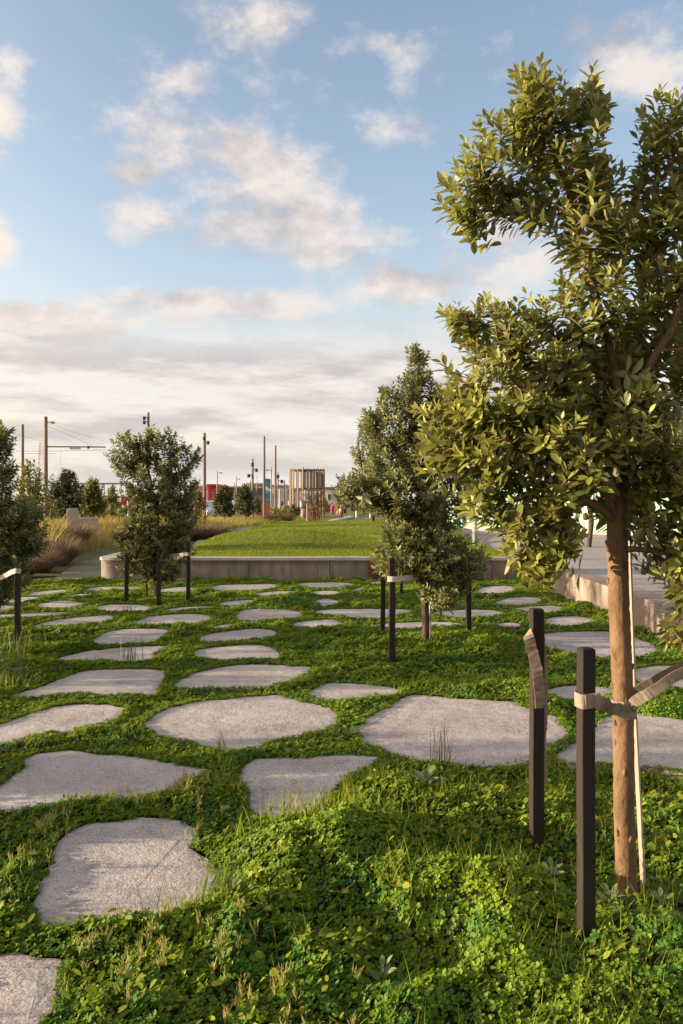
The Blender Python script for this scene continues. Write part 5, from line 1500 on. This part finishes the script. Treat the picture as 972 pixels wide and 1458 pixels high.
# ------------------------------------------------------------------ cars and van
def car(label, px, py, d, rz, mat, L=4.2, group='vehicles parked by the far road', van=False, cat='car'):
    b = P(px, py, d); root = empty('parked_van' if van else 'parked_car', (b[0], d, 0), label, cat, group); root.rotation_euler = (0, 0, rz)
    def bl(name, V, FS, mt, par=root, sm=False):
        me = bpy.data.meshes.new(name); me.from_pydata([tuple(v) for v in V], [], [list(f) for f in FS]); me.materials.append(mt)
        o = bpy.data.objects.new(name, me); link(o, par); return o
    h = 1.95 if van else 1.46; W = .86
    if van: prof = [(-L/2, .3), (L/2, .3), (L/2, .85), (L/2-.25, 1.05), (L/2-.75, 1.85), (L/2-1., h), (-L/2+.08, h), (-L/2, 1.8)]
    else: prof = [(-L/2, .3), (L/2, .3), (L/2+.02, .62), (L/2-.15, .78), (L/2-1.1, .92), (L/2-1.75, 1.40), (L/2-2.3, h), (-L/2+1.0, 1.42), (-L/2+.35, .98), (-L/2, .90)]
    n = len(prof); V = []
    for s in (-1, 1):
        for (x, z) in prof: V.append((x, s*(W if z < .95 else W*(.80 if not van else .95)), z))
    FS = [[i, (i+1) % n, n+(i+1) % n, n+i] for i in range(n)]+[list(range(n))[::-1], list(range(n, 2*n))]
    body = bl('body', V, FS, mat)
    bv = body.modifiers.new('bevel', 'BEVEL'); bv.width = .05; bv.segments = 2
    for s in (-1, 1):
        if van: pts = [(L/2-1.9, 1.1), (L/2-.5, 1.1), (L/2-.85, 1.7), (L/2-1.9, 1.7)]
        else: pts = [(-L/2+.75, .98), (L/2-1.25, .98), (L/2-1.85, 1.34), (-L/2+1.1, 1.34)]
        yv = W*(.90 if not van else .965)
        bl('side_window', [(a, s*(yv+(.012 if k < 2 else -.06*(not van))), c) for k, (a, c) in enumerate(pts)]+[(a, s*(yv-.07), c) for a, c in pts], [[0,1,2,3],[7,6,5,4],[0,4,5,1],[1,5,6,2],[2,6,7,3],[3,7,4,0]], M['glass'])
    for x in (-L/2+.75, L/2-.8):
        for s in (-1, 1):
            m = MB(); m.tube([(x, s*(W-.2), .31), (x, s*(W+.015), .31)], .31, 16); w = bl('wheel', np.concatenate(m.v), [f for a in m.f.values() for g in a for f in g], M['tyre'])
            m = MB(); m.tube([(x, s*(W+.0), .31), (x, s*(W+.03), .31)], .18, 12); bl('rim', np.concatenate(m.v), [f for a in m.f.values() for g in a for f in g], M['steel'], w)
    for s in (-1, 1):
        m = MB(); m.box((L/2-.02, s*.62, .66), (.1, .3, .13), bev=.02); bl('headlight', np.concatenate(m.v), [f for a in m.f.values() for g in a for f in g], M['white'])
        m = MB(); m.box((-L/2+.0, s*.65, .78), (.08, .24, .14), bev=.02); bl('tail_light', np.concatenate(m.v), [f for a in m.f.values() for g in a for f in g], M['red'])
    if van:
        m = MB(); m.box((-.6, -W*.95-.02, 1.25), (.5, .02, .4)); bl('emblem', np.concatenate(m.v), [f for a in m.f.values() for g in a for f in g], M['white'])
        m = MB(); m.box((0, 0, .42), (L+.04, 2*W+.06, .22), bev=.02); bl('bumper_strip', np.concatenate(m.v), [f for a in m.f.values() for g in a for f in g], M['white_wall'])
    return root
car('silver car half hidden behind the dark spiky fan plant', 299, 735, 66, -1.15, M['carpaint'])
car('white car small between the two dark trees', 337, 733, 82, -1.2, M['white'])
car('red van with a pale emblem behind the left staked tree', 196, 735, 100, 0.05, M['red'], 4.6, van=True, cat='van')

# ------------------------------------------------------------------ people (far away on the grass)
def person(label, px, d, height, top, bottom, pose='stand', face=0.0):
    x = (px-CX)/F*d; s = height/1.7
    root = empty('person', (x, d, 0), label, 'person', 'people on the far grass'); root.rotation_euler = (0, 0, face); root.scale = (s, s, s)
    hipz = .88 if pose == 'stand' else .28
    J = {'pel': (0, 0, hipz), 'waist': (0, 0, hipz+.20), 'chest': (0, 0, hipz+.42), 'neck': (0, 0, hipz+.56), 'head0': (0, -.01, hipz+.64), 'head1': (0, -.02, hipz+.78)}
    E = [('pel', 'waist'), ('waist', 'chest'), ('chest', 'neck'), ('neck', 'head0'), ('head0', 'head1')]
    Rr = {'pel': .15, 'waist': .125, 'chest': .15, 'neck': .055, 'head0': .085, 'head1': .09}
    for s_, n_ in ((-1, 'L'), (1, 'R')):
        J['sh'+n_] = (s_*.18, 0, hipz+.48); J['el'+n_] = (s_*.25, -.04, hipz+.22); J['wr'+n_] = (s_*.22, -.18, hipz+.02); J['ha'+n_] = (s_*.20, -.25, hipz-.03)
        E += [('chest', 'sh'+n_), ('sh'+n_, 'el'+n_), ('el'+n_, 'wr'+n_), ('wr'+n_, 'ha'+n_)]
        Rr.update({'sh'+n_: .06, 'el'+n_: .042, 'wr'+n_: .03, 'ha'+n_: .035})
        if pose == 'stand': J['hp'+n_] = (s_*.10, 0, hipz-.05); J['kn'+n_] = (s_*.11, -.03, .48); J['an'+n_] = (s_*.11, .02, .08); J['to'+n_] = (s_*.12, -.14, .04)
        else: J['hp'+n_] = (s_*.10, -.05, hipz-.08); J['kn'+n_] = (s_*.16, -.45, .42); J['an'+n_] = (s_*.12, -.62, .07); J['to'+n_] = (s_*.13, -.76, .05)
        E += [('pel', 'hp'+n_), ('hp'+n_, 'kn'+n_), ('kn'+n_, 'an'+n_), ('an'+n_, 'to'+n_)]
        Rr.update({'hp'+n_: .09, 'kn'+n_: .062, 'an'+n_: .042, 'to'+n_: .035})
    keys = list(J); me = bpy.data.meshes.new('body'); me.from_pydata([J[k] for k in keys], [(keys.index(a), keys.index(b)) for a, b in E], [])
    me.materials.append(M['skin'])
    o = bpy.data.objects.new('body', me); link(o, root)
    sk = o.modifiers.new('skin', 'SKIN'); sk.use_smooth_shade = True
    if not me.skin_vertices: 
        bpy.context.view_layer.objects.active = o
    for k, v in zip(keys, me.skin_vertices[0].data): v.radius = (Rr[k], Rr[k])
    me.skin_vertices[0].data[keys.index('pel')].use_root = True
    o.modifiers.new('sub', 'SUBSURF').levels = 1
    def tubepart(name, pts, rad, mt, n=12):
        m = MB(); m.tube(pts, rad, n)
        me2 = bpy.data.meshes.new(name); me2.from_pydata([tuple(v) for v in np.concatenate(m.v)], [], [list(f) for a in m.f.values() for g in a for f in g]); me2.materials.append(mt)
        for p in me2.polygons: p.use_smooth = True
        q = bpy.data.objects.new(name, me2); link(q, root); return q
    tubepart('top', [(0, 0, hipz-.08), (0, 0, hipz+.2), (0, 0, hipz+.45), (0, 0, hipz+.53)], [.21, .18, .21, .10], top)
    for n_ in 'LR':
        tubepart('sleeve', [J['sh'+n_], tuple(np.array(J['el'+n_])*1.0)], [.085, .065], top)
        tubepart('trouser_leg', [J['hp'+n_], J['kn'+n_], J['an'+n_]], [.115, .085, .06], bottom)
    tubepart('hair', [(0, .03, hipz+.66), (0, .03, hipz+.76), (0, .0, hipz+.85), (0, 0, hipz+.89)], [.085, .115, .095, .03], M['hair'])
    return root
person('child in bright pink standing on the far grass', 473, 78, 1.2, M['pink'], M['pink'], 'stand', .3)
person('person in pale peach clothes sitting on the far grass', 485.5, 79, 1.65, M['peach'], M['peach'], 'sit', -.5)
person('person in dark clothes at the far right of the group', 491, 84, 1.6, M['dark_cloth'], M['dark_cloth'], 'stand', .8)

# ------------------------------------------------------------------ sky and light
SUN_EL, SUN_AZ = 10.0, -93.0      # azimuth from +Y towards +X
def world():
    w = bpy.data.worlds.new('World'); scene.world = w; w.use_nodes = True
    k = N(w)
    sky = k.n('ShaderNodeTexSky'); sky.sky_type = 'NISHITA'; sky.sun_disc = False
    sky.sun_elevation = math.radians(SUN_EL); sky.sun_rotation = math.radians(SUN_AZ); sky.air_density = 1.0; sky.dust_density = 1.2; sky.ozone_density = 1.5
    tc = k.n('ShaderNodeTexCoord').outputs['Generated']
    nv = k.n('ShaderNodeVectorMath', operation='NORMALIZE'); k.l(tc, nv.inputs[0]); v = nv.outputs[0]
    sp = k.n('ShaderNodeSeparateXYZ'); k.l(v, sp.inputs[0]); X, Y, Z = sp.outputs
    az = k.math('ARCTAN2', X, Y); el = k.math('ARCSINE', Z)
    # layers: billowed noise on the direction, flattened
    def nz(scale, zs, detail, rough, off=(0, 0, 0)):
        mp = k.n('ShaderNodeMapping'); k.l(v, mp.inputs[0]); mp.inputs['Scale'].default_value = (1, 1, zs); mp.inputs['Location'].default_value = off
        return k.noise(mp.outputs[0], scale, detail, rough)
    def blob(px, py, rx, ry, amp):
        a = math.atan((px-CX)/F); e = math.atan((HY-py)/F*math.cos(a)); sa = rx/F; se = ry/F
        t = k.math('ADD', k.math('POWER', k.math('ABSOLUTE', k.math('DIVIDE', k.math('SUBTRACT', az, a), sa)), 2.0), k.math('POWER', k.math('ABSOLUTE', k.math('DIVIDE', k.math('SUBTRACT', el, e), se)), 2.0))
        return k.math('MULTIPLY', k.math('POWER', 2.718, k.math('MULTIPLY', t, -1.0)), amp)
    B = [(210,185,72,58,.95),(390,270,100,52,.95),(335,205,55,36,.7),(320,335,70,34,.7),(465,345,80,40,.85),(560,405,62,26,.75),(195,305,65,40,.75),(190,248,45,14,.5),(270,112,46,24,.55),(360,30,90,52,.72),
         (590,95,62,48,.68),(565,185,70,26,.6),(515,48,40,30,.5),(0,165,34,48,.75),(10,80,32,22,.6),(-6,350,30,34,1.2),(85,462,125,36,1.35),(-70,470,90,30,.7),(870,55,130,60,.5),(940,115,80,30,.5),(690,350,120,70,.55),(720,410,90,30,.5),
         (350,435,150,26,.7),(690,300,60,30,.4),(270,462,45,12,.4),(1150,300,200,120,.7),(-420,300,160,90,.7),(235,425,120,18,.55),(420,440,70,20,.5)]
    s = None
    for b in B:
        q = blob(*b); s = q if s is None else k.math('ADD', s, q)
    n1 = nz(6.5, 1.6, 10, .60); n2 = nz(19, 1.6, 9, .62, (3, 1, 2))
    nn = k.math('ADD', k.math('MULTIPLY', n1, .55), k.math('MULTIPLY', n2, .45))
    den = k.math('ADD', k.math('MULTIPLY', s, .62), k.math('MULTIPLY', k.math('SUBTRACT', nn, .5), 2.1))
    # overhead / behind field clouds
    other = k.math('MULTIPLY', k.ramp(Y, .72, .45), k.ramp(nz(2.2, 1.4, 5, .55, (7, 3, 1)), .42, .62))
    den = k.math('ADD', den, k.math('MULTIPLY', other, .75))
    cum = k.ramp(den, .14, .66)
    # low layered stratus near the horizon
    lowm = k.ramp(el, math.radians(14.5), math.radians(8.5))
    st = nz(4.6, 5.0, 9, .62, (1, 5, 2)); st2 = nz(13.0, 3.6, 9, .64, (4, 2, 6))
    stn = k.math('ADD', k.math('MULTIPLY', st, .6), k.math('MULTIPLY', st2, .4))
    strat = k.math('MULTIPLY', lowm, k.ramp(stn, .24, .50))
    cov = k.math('MAXIMUM', k.math('MULTIPLY', cum, .94), k.math('MULTIPLY', strat, .92))
    # cloud tone: compare the density a little towards the sun and up -> bright rims, greyer bases
    n1b = nz(6.5, 1.6, 7, .60, (.040, 0, -.030*1.6)); grad = k.math('SUBTRACT', n1, n1b)
    tone = k.math('ADD', .70, k.math('MULTIPLY', grad, 5.0)); tone = k.math('SUBTRACT', tone, k.math('MULTIPLY', k.ramp(den, .45, 1.15), .42))
    tone = k.math('ADD', tone, k.math('MULTIPLY', k.math('SUBTRACT', n2, .5), .8), clamp=True)
    cc = k.mix(tone, CL_DARK, CL_LIGHT)
    st_b = nz(4.6, 5.0, 6, .62, (1, 5, 2.10)); stt = k.math('ADD', .52, k.math('MULTIPLY', k.math('SUBTRACT', st_b, st), 4.6)); stt = k.math('ADD', stt, k.math('MULTIPLY', k.math('SUBTRACT', st2, .5), 1.4), clamp=True)
    sc = k.mix(stt, ST_DARK, ST_LIGHT)
    ccol = k.mix(k.math('MULTIPLY', lowm, .9), cc, sc)
    # one dark cloud at far left
    # sunward side glows
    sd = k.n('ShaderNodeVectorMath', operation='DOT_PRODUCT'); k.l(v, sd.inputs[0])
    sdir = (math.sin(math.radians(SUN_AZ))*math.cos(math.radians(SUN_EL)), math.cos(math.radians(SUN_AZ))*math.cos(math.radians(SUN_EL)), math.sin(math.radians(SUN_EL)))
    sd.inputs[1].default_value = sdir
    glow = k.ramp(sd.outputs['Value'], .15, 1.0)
    base = k.mix(1.0, sky.outputs[0], SKY_GAIN, 'MULTIPLY')
    hz = k.math('POWER', 2.718, k.math('MULTIPLY', k.math('MAXIMUM', el, 0.0), -1/math.radians(7.5)))
    base = k.mix(k.math('MULTIPLY', hz, .85), base, HORIZON)
    base = k.mix(cov, base, ccol)
    hz2 = k.math('MULTIPLY', k.math('POWER', 2.718, k.math('MULTIPLY', k.math('MAXIMUM', el, 0.0), -1/math.radians(2.6))), .7)
    base = k.mix(hz2, base, HORIZON)
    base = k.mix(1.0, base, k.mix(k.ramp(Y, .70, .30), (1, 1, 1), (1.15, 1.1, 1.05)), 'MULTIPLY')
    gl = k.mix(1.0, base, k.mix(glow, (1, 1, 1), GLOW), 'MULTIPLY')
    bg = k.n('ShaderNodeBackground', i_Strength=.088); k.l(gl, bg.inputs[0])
    o = k.n('ShaderNodeOutputWorld'); k.l(bg.outputs[0], o.inputs[0])


CL_DARK, CL_LIGHT = (2.55, 2.33, 2.33), (4.1, 3.7, 3.45)
ST_DARK, ST_LIGHT = (2.75, 2.5, 2.45), (4.3, 3.95, 3.65)
HORIZON = (3.9, 3.5, 3.15)
SKY_GAIN = (1.74, 1.50, 1.38)
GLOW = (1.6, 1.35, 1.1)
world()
sl = bpy.data.lights.new('sun', 'SUN'); sl.energy = 5.0; sl.angle = math.radians(.5); sl.color = (1., .80, .55)
so = bpy.data.objects.new('sun', sl); link(so)
dv = Vector((math.sin(math.radians(SUN_AZ))*math.cos(math.radians(SUN_EL)), math.cos(math.radians(SUN_AZ))*math.cos(math.radians(SUN_EL)), math.sin(math.radians(SUN_EL))))
so.rotation_euler = dv.to_track_quat('Z', 'Y').to_euler(); so.location = dv*50

cam = bpy.data.cameras.new('camera'); co = bpy.data.objects.new('camera', cam); link(co)
co.location = (0, 0, H); co.rotation_euler = (math.radians(90), 0, 0)
cam.sensor_fit = 'VERTICAL'; cam.sensor_height = 36; cam.lens = 36*F/1458
cam.shift_y = -(729-HY)/1458*-1*-1; cam.clip_end = 5000; cam.clip_start = .05
scene.camera = co
scene.render.engine = 'CYCLES'
scene.view_settings.view_transform = 'Standard'; scene.view_settings.look = 'None'
scene.view_settings.exposure = 1.37; scene.view_settings.gamma = 1.0
